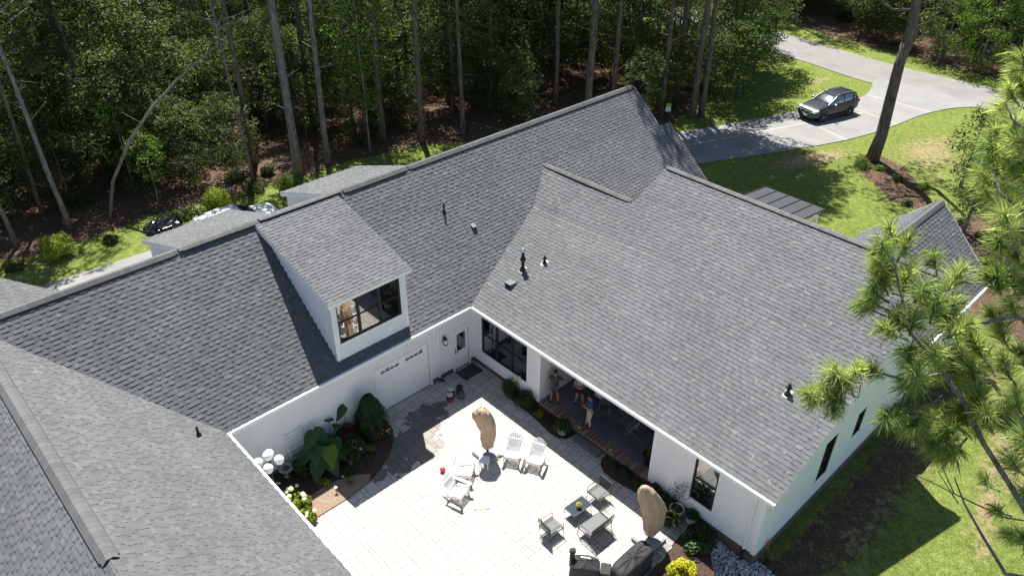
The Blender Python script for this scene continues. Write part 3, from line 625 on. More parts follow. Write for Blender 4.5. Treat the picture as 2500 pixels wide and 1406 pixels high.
def window(X, h, n, name='window', rail=.5, depth=.07, label=None):
    a0, a1, z0, z1 = h; m = MB(); m.X = X; f = .06
    m.box((a0, -depth, z0), (a1, .012, z0+f)); m.box((a0, -depth, z1-f), (a1, .012, z1)); m.box((a0, -depth, z0+f), (a0+f, .012, z1-f)); m.box((a1-f, -depth, z0+f), (a1, .012, z1-f))
    wd = (a1-a0)/n
    for i in range(1, n): m.box((a0+i*wd-.05, -depth, z0+f), (a0+i*wd+.05, .014, z1-f))
    if rail:
        for i in range(n): m.box((a0+i*wd+.05, -depth+.02, z0+(z1-z0)*rail-.022), (a0+(i+1)*wd-.05, -.005, z0+(z1-z0)*rail+.022))
    fr = m.build(name, 'black', H)
    if label: fr['label'] = label
    for i in range(n):
        g = MB(); g.X = X; g.quad((a0+i*wd+.03, -depth+.035, z0+.03), (a0+(i+1)*wd-.03, -depth+.035, z0+.03), (a0+(i+1)*wd-.03, -depth+.035, z1-.03), (a0+i*wd+.03, -depth+.035, z1-.03)); g.build('pane', 'pane', fr)
    return fr
window(FW, NW, 3, label='black triple window beside the corner'); window(FW, W2o, 1, label='tall black window near the outer corner')
for h in SW[:3]: window(FSS, h, 1)
window(FSS, SW[3], 1, rail=0)
# garage door with a row of small lights
m = MB(); m.X = FS; n = 4; ph = (GD[3]-.02)/n
for i in range(n):
    for j in range(4):
        x0 = GD[0]+j*(GD[1]-GD[0])/4; x1 = x0+(GD[1]-GD[0])/4
        m.box((x0, -.06, i*ph+.004), (x1, -.02, (i+1)*ph-.004))
        if i < 3: m.bbox((x0+.06, -.03, i*ph+.08), (x1-.06, -.008, (i+1)*ph-.08), .012)
m.box((GD[0], -.1, 0), (GD[1], -.05, GD[3])); gd = m.build('garage_door', 'white_plastic', H)
m = MB(); m.X = FS; w4 = (GD[1]-GD[0])
for base in (.10, .56):
    for j in range(4):
        for k in range(2): x = GD[0]+w4*base+j*.24; m.quad((x, -.017, GD[3]-.30+k*.1), (x+.2, -.017, GD[3]-.30+k*.1), (x+.2, -.017, GD[3]-.22+k*.1), (x, -.017, GD[3]-.22+k*.1))
m.split('pane', 'pane', gd, .035)
# back door
m = MB(); m.X = FS; a0, a1, z0, z1 = DR; m.box((a0, -.07, .03), (a1, -.03, z1)); m.bbox((a0+.12, -.04, .2), (a1-.12, -.02, .72), .012); m.box((a0+.13, -.035, .98), (a1-.13, -.02, 2.0))
dd = m.build('door', 'white_plastic', H); m = MB(); m.X = FS; m.quad((a0+.17, -.017, 1.02), (a1-.17, -.017, 1.02), (a1-.17, -.017, 1.96), (a0+.17, -.017, 1.96)); m.build('pane', 'pane', dd)
m = MB(); m.X = FS; m.box((a0+.04, -.03, .95), (a0+.09, 0, 1.12)); m.beam((a0+.065, .02, 1.0), (a0+.19, .02, 1.0), .02); m.box((a0+.045, -.03, 1.18), (a0+.085, -.005, 1.26)); m.build('handle', 'black', dd)
# downspouts
m = MB(); m.X = FS; x = -2.08; m.tube([(x, .34, 3.42), (x, .30, 3.3), (x, .07, 3.1), (x, .07, .12)], .045, 6); m.X = FW; y = -14.62; m.tube([(y, .34, 3.42), (y, .28, 3.3), (y, .07, 3.1), (y, .07, .25)], .05, 6); m.split('downspout', 'white_trim', H)
m = MB(); m.X = FS; m.tube([(-2.08, .08, .16), (-2.08, .1, .05), (-2.0, .25, .05)], .06, 8); m.X = FW; m.tube([(-14.62, .08, .27), (-14.62, .08, -.25)], .075, 8); m.split('drain_pipe', 'black', H)
m = MB(); m.X = Matrix.Identity(4); m.tube([(-11.86, -.46, 3.42), (-11.7, -.40, 3.3), (-11.62, -.25, 3.22)], .07, 8); m.split('downspout', 'white_trim', H)
# covered porch
m = MB(); m.box((.02, -10.35, 2.98), (3.7, -4.3, 3.05)); m.build('porch_ceiling', 'ceiling_dark', H)
m = MB(); m.box((3.5, -10.35, .3), (3.6, -4.3, 3.0)); m.box((.12, -4.34, .3), (3.6, -4.25, 3.0)); m.box((.12, -10.4, .3), (3.6, -10.31, 3.0)); m.build('porch_wall', 'siding', H)
m = MB(); m.X = frame((3.5, 0, 0), (0, 1), (-1, 0)); m.box((-6.15, 0, .3), (-5.25, .03, 2.4)); pd = m.build('porch_door', 'white_trim', H); m = MB(); m.X = frame((3.5, 0, 0), (0, 1), (-1, 0)); m.quad((-6.02, .035, .6), (-5.38, .035, .6), (-5.38, .035, 2.3), (-6.02, .035, 2.3)); m.quad((-9.9, .01, .6), (-6.9, .01, .6), (-6.9, .01, 2.5), (-9.9, .01, 2.5)); m.split('pane', 'pane', pd)
m = MB(); m.box((.02, -10.3, .0), (3.5, -4.35, .292)); 
for i in range(8):
    for j in range(10):
        x = .32+i*.4; y = -10.3+j*.595; m.quad((x, y+.005, .3), (min(3.5, x+.39), y+.005, .3), (min(3.5, x+.39), y+.585, .3), (x, y+.585, .3), rs.random())
pf = m.build('porch_floor', 'porch_slate', H)
m = MB(); y = -10.28
while y < -4.4: m.bbox((-.07, y, .2), (.30, y+.082, .325), .008, rs.random()); y += .095
m.build('brick_ledge', 'brick_cap', H)
m = MB(); m.bbox((-.48, -8.08, .0), (-.08, -6.72, .15), .02, .5); m.build('step', 'step_dark', H)
# dormers
def dormer(x0, x1, face_y, sgn, ze_, glazed):
    # sgn -1: looks to the courtyard; +1: looks away from it
    D = thing('dormer', None, None); del_keys(D); D.parent = H
    D['label'] = 'courtyard dormer' if glazed else 'shed dormer on the far slope'
    ye = face_y+sgn*.3; yr = R1[0]; rise = R1[1]-ze_; run = abs(yr-ye); L = math.hypot(run, rise)
    mm = MB(); o = Vector((x0-.2, ye, ze_)); eu = Vector((1, 0, 0)); ev = Vector((0, -sgn*run, rise)).normalized()
    shingles(mm, lambda u, v: o+eu*u+ev*v, x1-x0+.4, L); rf = mm.build('dormer_roof', 'shingle', D)
    q = MB(); slab(q, [o, o+eu*(x1-x0+.4), o+eu*(x1-x0+.4)+ev*L, o+ev*L], .19); q.build('dormer_fascia', 'white_trim', D)
    zr = lambda y: ze_-.12+rise/run*abs(y-ye)
    def zroof(y): return P1z(y) if y < R1[0] else P1z(2*R1[0]-y)
    F = frame((0, face_y, 0), (1, 0), (0, sgn)); zb = zroof(face_y)+.02; hole = [(-6.74, -3.80, 4.56, 6.40)] if glazed else []
    mm = MB(); laps(mm, F, x0, x1, zb-.05, zr(face_y), hole)
    for xs, ex in ((x0, -1), (x1, 1)):
        Fx = frame((xs, 0, 0), (0, 1), (ex, 0)); z = zb
        mm.X = Fx
        while z < R1[1]-.1:
            zt = z+.19; zm = (z+zt)/2; yi = face_y-sgn*max(0, (zm-zb)/S1); yo = face_y if zm < zr(face_y) else face_y-sgn*(zm-zr(face_y))/(rise/run)
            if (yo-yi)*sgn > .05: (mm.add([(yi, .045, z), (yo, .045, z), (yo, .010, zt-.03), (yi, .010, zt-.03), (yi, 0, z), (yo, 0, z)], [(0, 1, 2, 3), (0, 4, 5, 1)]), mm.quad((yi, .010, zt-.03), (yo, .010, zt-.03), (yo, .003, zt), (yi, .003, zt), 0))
            z = zt
        mm.X = Matrix.Identity(4)
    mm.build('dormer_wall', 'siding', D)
    t = MB(); t.X = F
    for a in (x0-.02, x1-.12): t.box((a, -.02, zb-.04), (a+.14, .035, zr(face_y)))
    if glazed:
        h = hole[0]; t.box((h[0]-.08, 0, h[2]-.1), (h[1]+.08, .04, h[2])); t.box((h[0]-.08, 0, h[2]), (h[0], .038, h[3])); t.box((h[1], 0, h[2]), (h[1]+.08, .038, h[3])); t.box((x0+.12, -.01, h[3]), (x1-.12, .03, zr(face_y)))
    t.split('dormer_trim', 'white_trim', D)
    if glazed:
        fr = window(F, hole[0], 3, rail=.5); fr.parent = D
        for i, ch in enumerate(KIDSOF(fr)): ch.parent = D
    return D
def del_keys(o):
    for k in ('label', 'category'):
        if k in o: del o[k]
def KIDSOF(o): return [x for x in bpy.data.objects if x.parent == o]
dormer(-6.95, -3.52, -.02, -1, 6.68, True); dormer(-9.95, -6.35, 9.2, 1, 6.42, False); dormer(-3.45, .45, 9.2, 1, 6.42, False)
# entry canopy with a standing seam roof
m = MB(); c0 = Vector((15.2, -6.15, 3.62)); eu = Vector((0, 1, 0)); ev = Vector((5.2, 0, -.62)).normalized(); slab(m, [c0, c0+eu*3.75, c0+eu*3.75+ev*5.2, c0+ev*5.2], .05, 0); cn = m.build('entry_canopy', 'metal_roof', H)
m = MB()
for i in range(6): p = c0+eu*(.02+i*.742); m.beam(p+Vector((0, 0, .02)), p+ev*5.22+Vector((0, 0, .02)), .035, .05)
m.build('seam', 'metal_dark', cn)
m = MB(); m.box((15.2, -6.0, 2.72), (20.2, -2.5, 2.95)); m.box((19.9, -6.0, 0), (20.1, -5.8, 2.9)); m.box((19.9, -2.7, 0), (20.1, -2.5, 2.9)); m.add([(15.2, -6, 2.9), (20.2, -6, 2.9), (15.2, -6, 3.55)], [(0, 1, 2)]); m.build('canopy_beam', 'white_trim', cn)
# pipes and vents through the roof
def pipe(p, h, r, flash=True, cap=False, nrm=None, bulge=False):
    p = Vector(p); m = MB(); prof = [(r*2.2, -.02), (r*1.9, .05), (r*1.15, .12), (r, .16)]
    if bulge: prof += [(r, h*.45), (r*1.9, h*.55), (r*1.6, h*.64), (r*.9, h*.75), (r*.9, h*.86)]
    prof += [(r, h)]; m.lathe(prof, p, 12); o = m.build('vent_pipe', 'black', H, smooth=False)
    if flash:
        n = Vector(nrm).normalized(); t = n.cross(Vector((0, 1, 0)) if abs(n.x) > .1 else Vector((1, 0, 0))).normalized(); b = n.cross(t); m = MB(); w_, l_ = .13, .19
        c = p-t*.0+n*.025; m.add([c+t*a*l_+b*q*w_+n*.0 for a, q in ((-1, -1), (1, -1), (1, 1), (-1, 1))], [(0, 1, 2, 3)]); m.build('flashing', 'flash_grey', o)
    if cap: m = MB(); m.lathe([(r*1.3, h), (r*1.9, h+.03), (r*1.7, h+.1), (r*.7, h+.16)], p, 12); m.build('pipe_cap', 'steel', o)
n2 = (-S2, 0, 1); n1 = (0, -S1, 1)
def on2(x, y): return (x, y, W2z(x, y))
pipe(on2(2.3, -.83), .95, .075, cap=True, nrm=n2, bulge=True); pipe(on2(3.08, -1.42), .42, .05, nrm=n2, bulge=True); pipe(on2(3.0, -13.5), .5, .06, nrm=n2, bulge=True)
pipe((.9, 2.9, P1z(2.9)), .5, .045, flash=False); pipe((-12.84, -.78, HE+S3*(XE3+12.84)), .42, .045, flash=False)
def boxvent(p, ax, s, mat='metal_dark'):
    m = MB(); p = Vector(p); dn = Vector(ax).normalized(); sd = dn.cross(Vector((0, 0, 1))).normalized(); n = sd.cross(dn).normalized()
    if n.z < 0: n = -n
    pts = [p-dn*s*.5+sd*s*.5, p-dn*s*.5-sd*s*.5, p+dn*s*.5-sd*s*.5, p+dn*s*.5+sd*s*.5]; top = [p-dn*s*.4+sd*s*.42+n*s*.1, p-dn*s*.4-sd*s*.42+n*s*.1, p+dn*s*.48-sd*s*.46+n*s*.5, p+dn*s*.48+sd*s*.46+n*s*.5]
    m.add(pts+top, [(0, 1, 5, 4), (1, 2, 6, 5), (2, 3, 7, 6), (3, 0, 4, 7), (4, 5, 6, 7)]); m.m[2] = 1; m.build('roof_vent', ['vent_grey', 'black'], H)
boxvent(Vector(on2(1.42, -1.02))+Vector((0, 0, .03)), (-1, 0, -S2), .42); boxvent((1.87, 2.05, P1z(2.05)+.02), (0, -1, -S1), .26)
# fallen pine needles scattered over the shallow roof
m = MB(); r = random.Random(31)
for _ in range(150):
    x = r.uniform(0, 9.4); y = r.uniform(-15.2, -1) if r.random() < .4 else r.uniform(-15.2, -9); a = r.uniform(0, PI); L = r.uniform(.07, .2)
    for k in range(r.choice((1, 1, 2, 3))):
        a += r.uniform(-.5, .5); z = lambda px: HE+S2*(px+OV)+.035 if y < -8 else upz(px, y)+.035 if px > 7.6 else W2z(px, y)+.035
        p = Vector((x, y, z(x))); x2 = x+math.cos(a)*L; q = Vector((x2, y+math.sin(a)*L, z(x2))); m.beam(p, q, .006, .004)
tag(m.build('fallen_needles', 'dry_needle'), kind='stuff')
# wall lantern
m = MB(); m.X = FS; x = -1.74; m.box((x-.06, 0, 2.05), (x+.06, .03, 2.3)); m.beam((x, .02, 2.28), (x, .14, 2.33), .02)
for dx in (-1, 1):
    for dy in (.06, .22): m.beam((x+dx*.07, dy, 1.94), (x+dx*.09, dy, 2.2), .014)
m.box((x-.08, .05, 1.92), (x+.08, .23, 1.945)); m.lathe([(.13, 2.2), (.06, 2.29), (.03, 2.33), (.012, 2.36)], (x, .14, 0), 4); ln = m.build('wall_lantern', 'black', H)
m = MB(); m.X = FS; m.box((x-.055, .075, 1.95), (x+.055, .205, 2.19)); m.build('lantern_glass', 'lamp_glass', ln)
# wreath-like sprig on the door, hose bib, electric spotlights under the eave
m = MB(); m.X = FW; 
for dy in (-.09, .09): m.tube([(-13.95, .05, 3.2), (-13.95+dy, .16, 3.08)], .02, 6); m.lathe([(.03, 0), (.06, .05), (.055, .09)], (-13.95+dy*1.3, .2, 3.0), 8)
m.lathe([(.05, 3.15), (.05, 3.22)], (-13.95, .05, 0), 8); m.build('floodlight', 'white_plastic', H)

# ================================================================== TREES AND PLANTS
nr = np.random.default_rng(21)
def trunkmesh(name, mat, h, r0, lean=(0, 0), limbs=0, lo=.3, seed=0, top=None, parent=None, seg=9, loc=None):
    r = random.Random(seed); m = MB(); pts = []; rad = []; k = 9; ox = oy = 0
    for i in range(k+1):
        t = i/k; ox += r.uniform(-1, 1)*h*.004; oy += r.uniform(-1, 1)*h*.004
        pts.append((lean[0]*t+ox, lean[1]*t+oy, h*t)); rad.append(r0*(1.25 if i == 0 else 1-.72*t))
    m.tube(pts, rad, seg)
    for i in range(limbs):
        t = r.uniform(lo, .97); a = r.uniform(0, 2*PI); j = t*k; i0 = min(k-1, int(j)); p = Vector(pts[i0]).lerp(Vector(pts[i0+1]), j-i0)
        L = h*r.uniform(.10, .22)*(1.15-t*.6); d = Vector((math.cos(a), math.sin(a), r.uniform(.1, .7)))
        q = p+d*L*.5; e = q+(d+Vector((r.uniform(-.3, .3), r.uniform(-.3, .3), r.uniform(-.1, .4))))*L*.5; rr = r0*(1-.7*t)*.35
        m.tube([p, q, e], [rr, rr*.7, rr*.25], 5)
    return m.build(name, mat, parent, smooth=True, loc=loc)
def crownpts(rng, clumps, per, spread, flat=.6):
    P = []; T = []
    for (c, r, t) in clumps:
        n = max(4, int(per*r*r)); d = rng.normal(size=(n, 3)); d /= np.linalg.norm(d, axis=1, keepdims=True)
        rad = r*rng.uniform(.35, 1, (n, 1))**.5*spread; q = d*rad; q[:, 2] *= flat; P.append(np.array(c)+q); T.append(np.full(n, t)+rng.normal(0, .16, n))
    return np.concatenate(P), np.concatenate(T)
def crown(name, mat, parent, seed, z0, z1, rmax, nclump, per, leaf, shape='round', cr=(.35, .8), up=.9, asp=.6, loc=None, lean=(0, 0), H_=1):
    rng = np.random.default_rng(seed); cl = []
    for i in range(nclump):
        t = rng.uniform(0, 1)
        if shape == 'round': e = math.sqrt(max(.05, 1-(2*t-1)**2))
        elif shape == 'cone': e = 1.02-t
        elif shape == 'pine': e = .55+.45*math.sin(t*PI)
        else: e = .35+.65*t*(1-t)*4
        a = rng.uniform(0, 2*PI); rr = rmax*e*math.sqrt(rng.uniform(.12, 1)); z = z0+(z1-z0)*t; s = rng.uniform(*cr)
        cl.append(((rr*math.cos(a)+lean[0]*z/H_, rr*math.sin(a)+lean[1]*z/H_, z), s, rng.uniform(.2, .8)))
    P, T = crownpts(rng, cl, per, 1.0); n = len(P); Nn = rng.normal(size=(n, 3))*.7; Nn[:, 2] += up
    S = leaf*rng.uniform(.6, 1.3, n); return leaves(name, P, Nn, S, T, mat, parent, asp, rng, loc=loc)
# prototypes ---------------------------------------------------------
def tree(name, label, cat, loc, rz=0, group=None, h=8, r0=.08, rmax=2, z0=.3, shape='open', ncl=60, per=90, leaf=.17, mat='leaf_forest', bark_='bark_grey', seed=1, limbs=10, lean=(0, 0), cr=(.35, .8), seg=8, asp=.6):
    t = thing(name, label, cat, loc, rz, group)
    trunkmesh('trunk', bark_, h*.96, r0, lean, limbs, z0, seed, parent=t, seg=seg)
    crown('crown', mat, t, seed+100, h*z0, h, rmax, ncl, per, leaf, shape, cr, parent and 1 if False else .9, asp, lean=lean, H_=h); return t
def pine(label, loc, seed, h=24, r0=.2, group=None, zc=.52, lean=(0, 0), stubs=8, crown_r=3.6, ncl=56, bark_='bark_pine'):
    t = thing('pine_tree', label, 'pine tree', loc, 0, group)
    r = random.Random(seed); m = MB(); pts = []; rad = []; ox = oy = 0; k = 10
    for i in range(k+1):
        q = i/k; ox += r.uniform(-1, 1)*.05; oy += r.uniform(-1, 1)*.05; pts.append((lean[0]*q+ox, lean[1]*q+oy, h*.97*q)); rad.append(r0*(1.3 if i == 0 else 1-.6*q))
    m.tube(pts, rad, 10)
    for i in range(stubs):
        q = r.uniform(.12, zc); a = r.uniform(0, 2*PI); p = Vector((lean[0]*q, lean[1]*q, h*.97*q)); L = r.uniform(.4, 1.6); m.tube([p, p+Vector((math.cos(a)*L, math.sin(a)*L, r.uniform(-.1, .5)*L))], [.035, .012], 5)
    for i in range(16):
        q = r.uniform(zc, .96); a = r.uniform(0, 2*PI); p = Vector((lean[0]*q, lean[1]*q, h*.97*q)); L = crown_r*r.uniform(.5, .95); m.tube([p, p+Vector((math.cos(a)*L*.5, math.sin(a)*L*.5, .15*L)), p+Vector((math.cos(a)*L, math.sin(a)*L, .35*L))], [.07, .045, .015], 5)
    m.build('trunk', bark_, t, smooth=True)
    crown('crown', 'leaf_pine', t, seed+50, h*zc, h, crown_r, ncl, 150, .30, 'pine', (.5, 1.05), .7, .35, lean=lean, H_=h*.97); return t
def dec(label, loc, seed, **k): return tree('tree', label, 'tree', loc, seed=seed, **k)
def at0(u, v): p = at(u, v, 0); return (p.x, p.y, -.05)
# tall trunks one can single out, foot by foot
big = pine('tall straight grey pine trunk, thickest at the wood edge behind the shrubs', at0(730, 425), 1, 26, .30, ncl=30, zc=.62, bark_='bark_grey')
named = [
 ('tall pale pine trunk just right of the thickest one at the wood edge', 800, 398, .21, 24, 2, 'bark_grey'),
 ('tall brown pine trunk in the left wood with its foot among dark saplings', 236, 350, .26, 25, 3, 'bark_pine'),
 ('slim grey pine trunk leaning left at the left wood edge', 172, 555, .15, 20, 4, 'bark_grey'),
 ('pale bare pine trunk at the wood edge behind the middle of the long ridge', 1030, 343, .24, 25, 5, 'bark_pine'),
 ('thinner pine trunk with dead twigs behind the middle of the long ridge', 1130, 330, .17, 22, 6, 'bark_pine'),
 ('dark pine trunk standing behind the ridge left of the roof peak', 1355, 252, .2, 24, 7, 'bark_pine'),
 ('pale pine trunk close to the left of the roof peak', 1440, 232, .17, 24, 8, 'bark_grey'),
 ('pine trunk rising directly above the roof peak', 1548, 205, .2, 25, 9, 'bark_pine'),
 ('left of the two pine trunks side by side near the driveway', 1688, 288, .24, 26, 10, 'bark_pine'),
 ('right of the two pine trunks side by side near the driveway', 1712, 284, .22, 25, 11, 'bark_pine'),
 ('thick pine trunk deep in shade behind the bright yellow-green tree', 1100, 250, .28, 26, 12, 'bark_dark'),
 ('slim trunk in the dark gap left of the thickest pine', 620, 440, .09, 16, 13, 'bark_grey'),
 ('thin grey trunk at the far left edge of the wood', 45, 600, .12, 18, 14, 'bark_grey'),
 ('crooked trunk in the far left of the wood', 100, 520, .13, 19, 15, 'bark_pine')]
for lb, u, v, r0, h, sd, bk in named: pine(lb, at0(u, v), sd, h, r0, bark_=bk, lean=(random.Random(sd).uniform(-.8, .4), random.Random(sd+9).uniform(-.4, .4)), stubs=14 if sd == 6 else 7, crown_r=5.6 if sd in (10, 11) else 3.6, ncl=260 if sd in (10, 11) else (6 if sd == 13 else 32), zc=.46 if sd in (10, 11) else .6)
# prototypes for the rest of the wood
protoP = [pine('tall shaded pine standing inside the dark wood', (0, 0, 0), 60+i, 22+i*1.5, .14+.03*i, 'tall pines inside the wood', .45, stubs=9) for i in range(4)]
G1 = 'leafy saplings and understory trees of the wood'
protoD = [dec('leafy green understory tree in the shaded wood', (0, 0, 0), 80+i, group=G1, h=(9, 7, 11, 5.5, 13)[i], r0=(.07, .05, .09, .04, .1)[i], rmax=(2.7, 2.4, 3.0, 2.1, 3.3)[i], z0=(.16, .10, .18, .06, .14)[i], ncl=(140, 110, 180, 85, 220)[i], per=125, leaf=.185, mat='leaf_forest', bark_='bark_pine') for i in range(5)]
protoB = [dec('yellow-green sunlit understory tree in the wood', (0, 0, 0), 90+i, group='sunlit yellow-green trees of the wood', h=(10, 7)[i], r0=.07, rmax=(2.1, 1.6)[i], z0=.3, ncl=(70, 46)[i], per=90, leaf=.18, mat='leaf_bright') for i in range(2)]
for p in protoP+protoD+protoB: freeze(p)
rt = random.Random(77); used = set()
def place(proto, x, y, label, group, sc=None, z=-.05):
    sc = sc or rt.uniform(.85, 1.15)
    if proto.name not in used:
        used.add(proto.name); proto.location = (x, y, z); proto.rotation_euler = (0, 0, rt.uniform(0, 6.28)); proto.scale = (sc,)*3; tag(proto, label, None, group); return proto
    return dup(proto, (x, y, z), rt.uniform(0, 6.28), label, group, sc)
def clear(x, y):      # keep the sight line to the road and the boundaries free
    X = np.array([x]); Y = np.array([y]); return inpoly(X, Y, FOREST)[0] or inpoly(X, Y, FOREST_E)[0]
pts = []
def far_enough(x, y, d): return all((x-a)**2+(y-b)**2 > d*d for a, b in pts)
def vis(x, y, lo=-2500):      # inside the picture's width
    d = np.array([x, y, 5.0])-CAMP; z = d@AF
    if z < 5: return False
    u = 1250+FPX*(d@AR)/z; return -260 < u < 2760
cnt = 0
for _ in range(9000):
    x = rt.uniform(-30, 105); y = rt.uniform(22, 110) if rt.random() < .8 else rt.uniform(-10, 110)
    dd = math.hypot(x-CX, y-CY)
    if dd > 135 or not clear(x, y) or not vis(x, y): continue
    edge = not clear(x-.8, y-2.0)
    if -16 < x < 13 and y < 38 and rt.random() < .72: continue
    if edge or not far_enough(x, y, 4.2 if dd < 95 else 5.0): continue
    pts.append((x, y)); cnt += 1
    place(protoP[rt.randrange(4)], x, y, 'tall shaded pine standing inside the dark wood', 'tall pines inside the wood')
    if cnt > 150: break
# pines just north east, whose crowns shade the drive and the front lawn
for i, (x, y) in enumerate([(31.0, 13.0), (28, 15.5), (34.5, 14.2), (25.0, 15.4)]):
    pts.append((x, y)); place(protoP[i], x, y, 'tall shaded pine standing inside the dark wood', 'tall pines inside the wood', 1.22)
pd_ = []; c2_ = 0
for _ in range(9000):
    x = rt.uniform(-28, 100); y = rt.uniform(23, 75) if rt.random() < .8 else rt.uniform(-12, 75)
    dd = math.hypot(x-CX, y-CY)
    if dd > 105 or not clear(x, y) or not clear(x-.5, y-1.2) or not vis(x, y): continue
    if 1.5 < x < 6.5 and y < 30: continue
    if any((x-a)**2+(y-b)**2 < 5 for a, b in pd_) or any((x-a)**2+(y-b)**2 < 1 for a, b in pts): continue
    pd_.append((x, y)); c2_ += 1
    near = not clear(x-1.5, y-4.5)
    place(protoD[rt.choice((1, 3)) if near else rt.randrange(5)], x, y, 'leafy green understory tree in the shaded wood', G1, rt.uniform(.6, .95) if near else None)
    if c2_ > 242: break
G2 = 'sunlit yellow-green trees of the wood'
for (u, v, k, s) in ((905, 372, 0, 1.15), (890, 330, 1, 1.0), (330, 470, 1, .9), (1560, 210, 1, .8), (1800, 240, 1, 1.0), (1830, 190, 0, .8), (1640, 120, 0, 1.0), (60, 380, 1, 1.0), (390, 500, 1, .7)):
    p = at0(u, v); place(protoB[k], p[0], p[1], 'yellow-green sunlit understory tree in the wood', G2, s)
for (u, v, k) in ((1770, 262, 1), (1800, 215, 4), (1840, 175, 0), (1745, 190, 2), (1700, 215, 3), (1650, 235, 0), (1620, 262, 3), (1790, 160, 2), (1720, 130, 4), (1860, 120, 1), (1600, 160, 4), (1660, 60, 2), (1570, 200, 1), (1490, 190, 0), (1760, 225, 0), (1830, 140, 4)):
    p = at0(u, v); place(protoD[k], p[0], p[1], 'leafy green understory tree in the shaded wood', G1, rt.uniform(.9, 1.15))
for _ in range(34):
    p = at0(rt.uniform(1900, 2560), rt.uniform(-30, 105)); 
    if clear(p[0], p[1]) and p[0] > 64: place(protoD[rt.randrange(5)], p[0], p[1], 'leafy green understory tree in the shaded wood', G1, 1.1)
# bare leaning tree arched over the left wood
t = thing('leaning_tree', 'bare dead tree arching to the right across the left wood', 'tree', at0(268, 532)); b0 = t.location
m = MB(); pp = [Vector((0, 0, 0))]; 
for (u, v, z) in ((275, 440, 2.3), (318, 340, 4.8), (370, 262, 6.6), (430, 195, 8.1), (490, 140, 9.3), (552, 92, 10.4)): q = at(u, v, z); pp.append(Vector((q.x-b0[0], q.y-b0[1], z)))
m.tube(pp, [.11, .10, .085, .075, .065, .05, .02], 9); r = random.Random(4)
for i in range(1, 7):
    for _ in range(3):
        p = pp[i].lerp(pp[i-1], r.random()); m.tube([p, p+Vector((r.uniform(-1, 1), r.uniform(-1, 1), r.uniform(-.2, .9)))*r.uniform(.4, 1.2)], [.025, .006], 4)
m.build('trunk', 'bark_grey', t, smooth=True); crown('crown', 'leaf_forest', t, 5, 4, 5.2, 1.2, 9, 100, .17)
# deep background: the wood beyond the single trees
def deepwood():
    P = []; T = []; rng = nr; cl = []
    for _ in range(2600):
        a = rng.uniform(0, 1); x = rng.uniform(-60, 230); y = rng.uniform(60, 210) if x < 110 else rng.uniform(-60, 210)
        if not clear(x, y) or math.hypot(x-CX, y-CY) < 98: continue
        cl.append(((x, y, rng.uniform(.5, 15)), rng.uniform(1.3, 2.8), rng.uniform(.2, .8)))
    P, T = crownpts(rng, cl, 26, 1.0, .8); n = len(P); Nn = rng.normal(size=(n, 3)); Nn[:, 2] += .7
    tag(leaves('far_woodland', P, Nn, .5*rng.uniform(.6, 1.3, n), T, 'leaf_forest', None, .7, rng), kind='stuff')
deepwood()
# the big forked tree on the front lawn
t = thing('forked_tree', 'large forked tree with a bare grey trunk in the front lawn mulch bed', 'tree', (35.5, -2.4, -.05)); base = Vector(t.location)
m = MB()
def rel(u, v, z): q = at(u, v, z); return Vector((q.x, q.y, z))-base
def vert(u0, v0, dz):      # point on the vertical plane through the tree, facing the camera
    d = AF+AR*(u0-1250)/FPX-AU*(v0-703)/FPX; k = ((35.5-CX)*AF[0]+(-2.4-CY)*AF[1])/(d[0]*AF[0]+d[1]*AF[1]); p = Vector(CAMP+d*k); return p-base+Vector((0, 0, 0))
a_ = [vert(2138, 392, 0), vert(2152, 330, 0), vert(2172, 250, 0), vert(2195, 160, 0), vert(2212, 105, 0)]; a_[0] = Vector((0, 0, 0))
m.tube(a_, [.50, .40, .37, .34, .31], 12); f0 = a_[-2]
m.tube([f0, vert(2226, 60, 0), vert(2236, 0, 0), vert(2243, -90, 0), vert(2252, -220, 0)], [.30, .27, .25, .2, .1], 10)
m.tube([f0, vert(2235, 95, 0)+Vector((.6, .4, 0)), vert(2258, 25, 0)+Vector((1.2, 1, 0)), vert(2290, -70, 0)+Vector((1.6, 1.5, 0)), vert(2330, -220, 0)], [.26, .24, .22, .18, .08], 10)
e = vert(2224, 25, 0); m.tube([e, vert(2180, 24, 0), vert(2155, 8, 0), vert(2140, -20, 0)], [.10, .085, .07, .05], 7)
e = vert(2240, 65, 0); m.tube([e, vert(2262, 55, 0), vert(2285, 48, 0)], [.06, .04, .02], 6)
m.build('trunk', 'bark_pine', t, smooth=True)
rng = np.random.default_rng(9); cl = []
for i in range(80):
    a = rng.uniform(0, 6.28); q = rng.uniform(.1, 1)**.5*5.2; z = rng.uniform(14.5, 24)
    cl.append(((3.2+q*math.cos(a), 3.5+q*math.sin(a), z), rng.uniform(.6, 1.3), rng.uniform(.2, .8)))
P, T = crownpts(rng, cl, 60, 1.0); n = len(P); Nn = rng.normal(size=(n, 3)); Nn[:, 2] += .6; leaves('crown', P, Nn, .26*rng.uniform(.6, 1.3, n), T, 'leaf_forest', t, .6, rng)
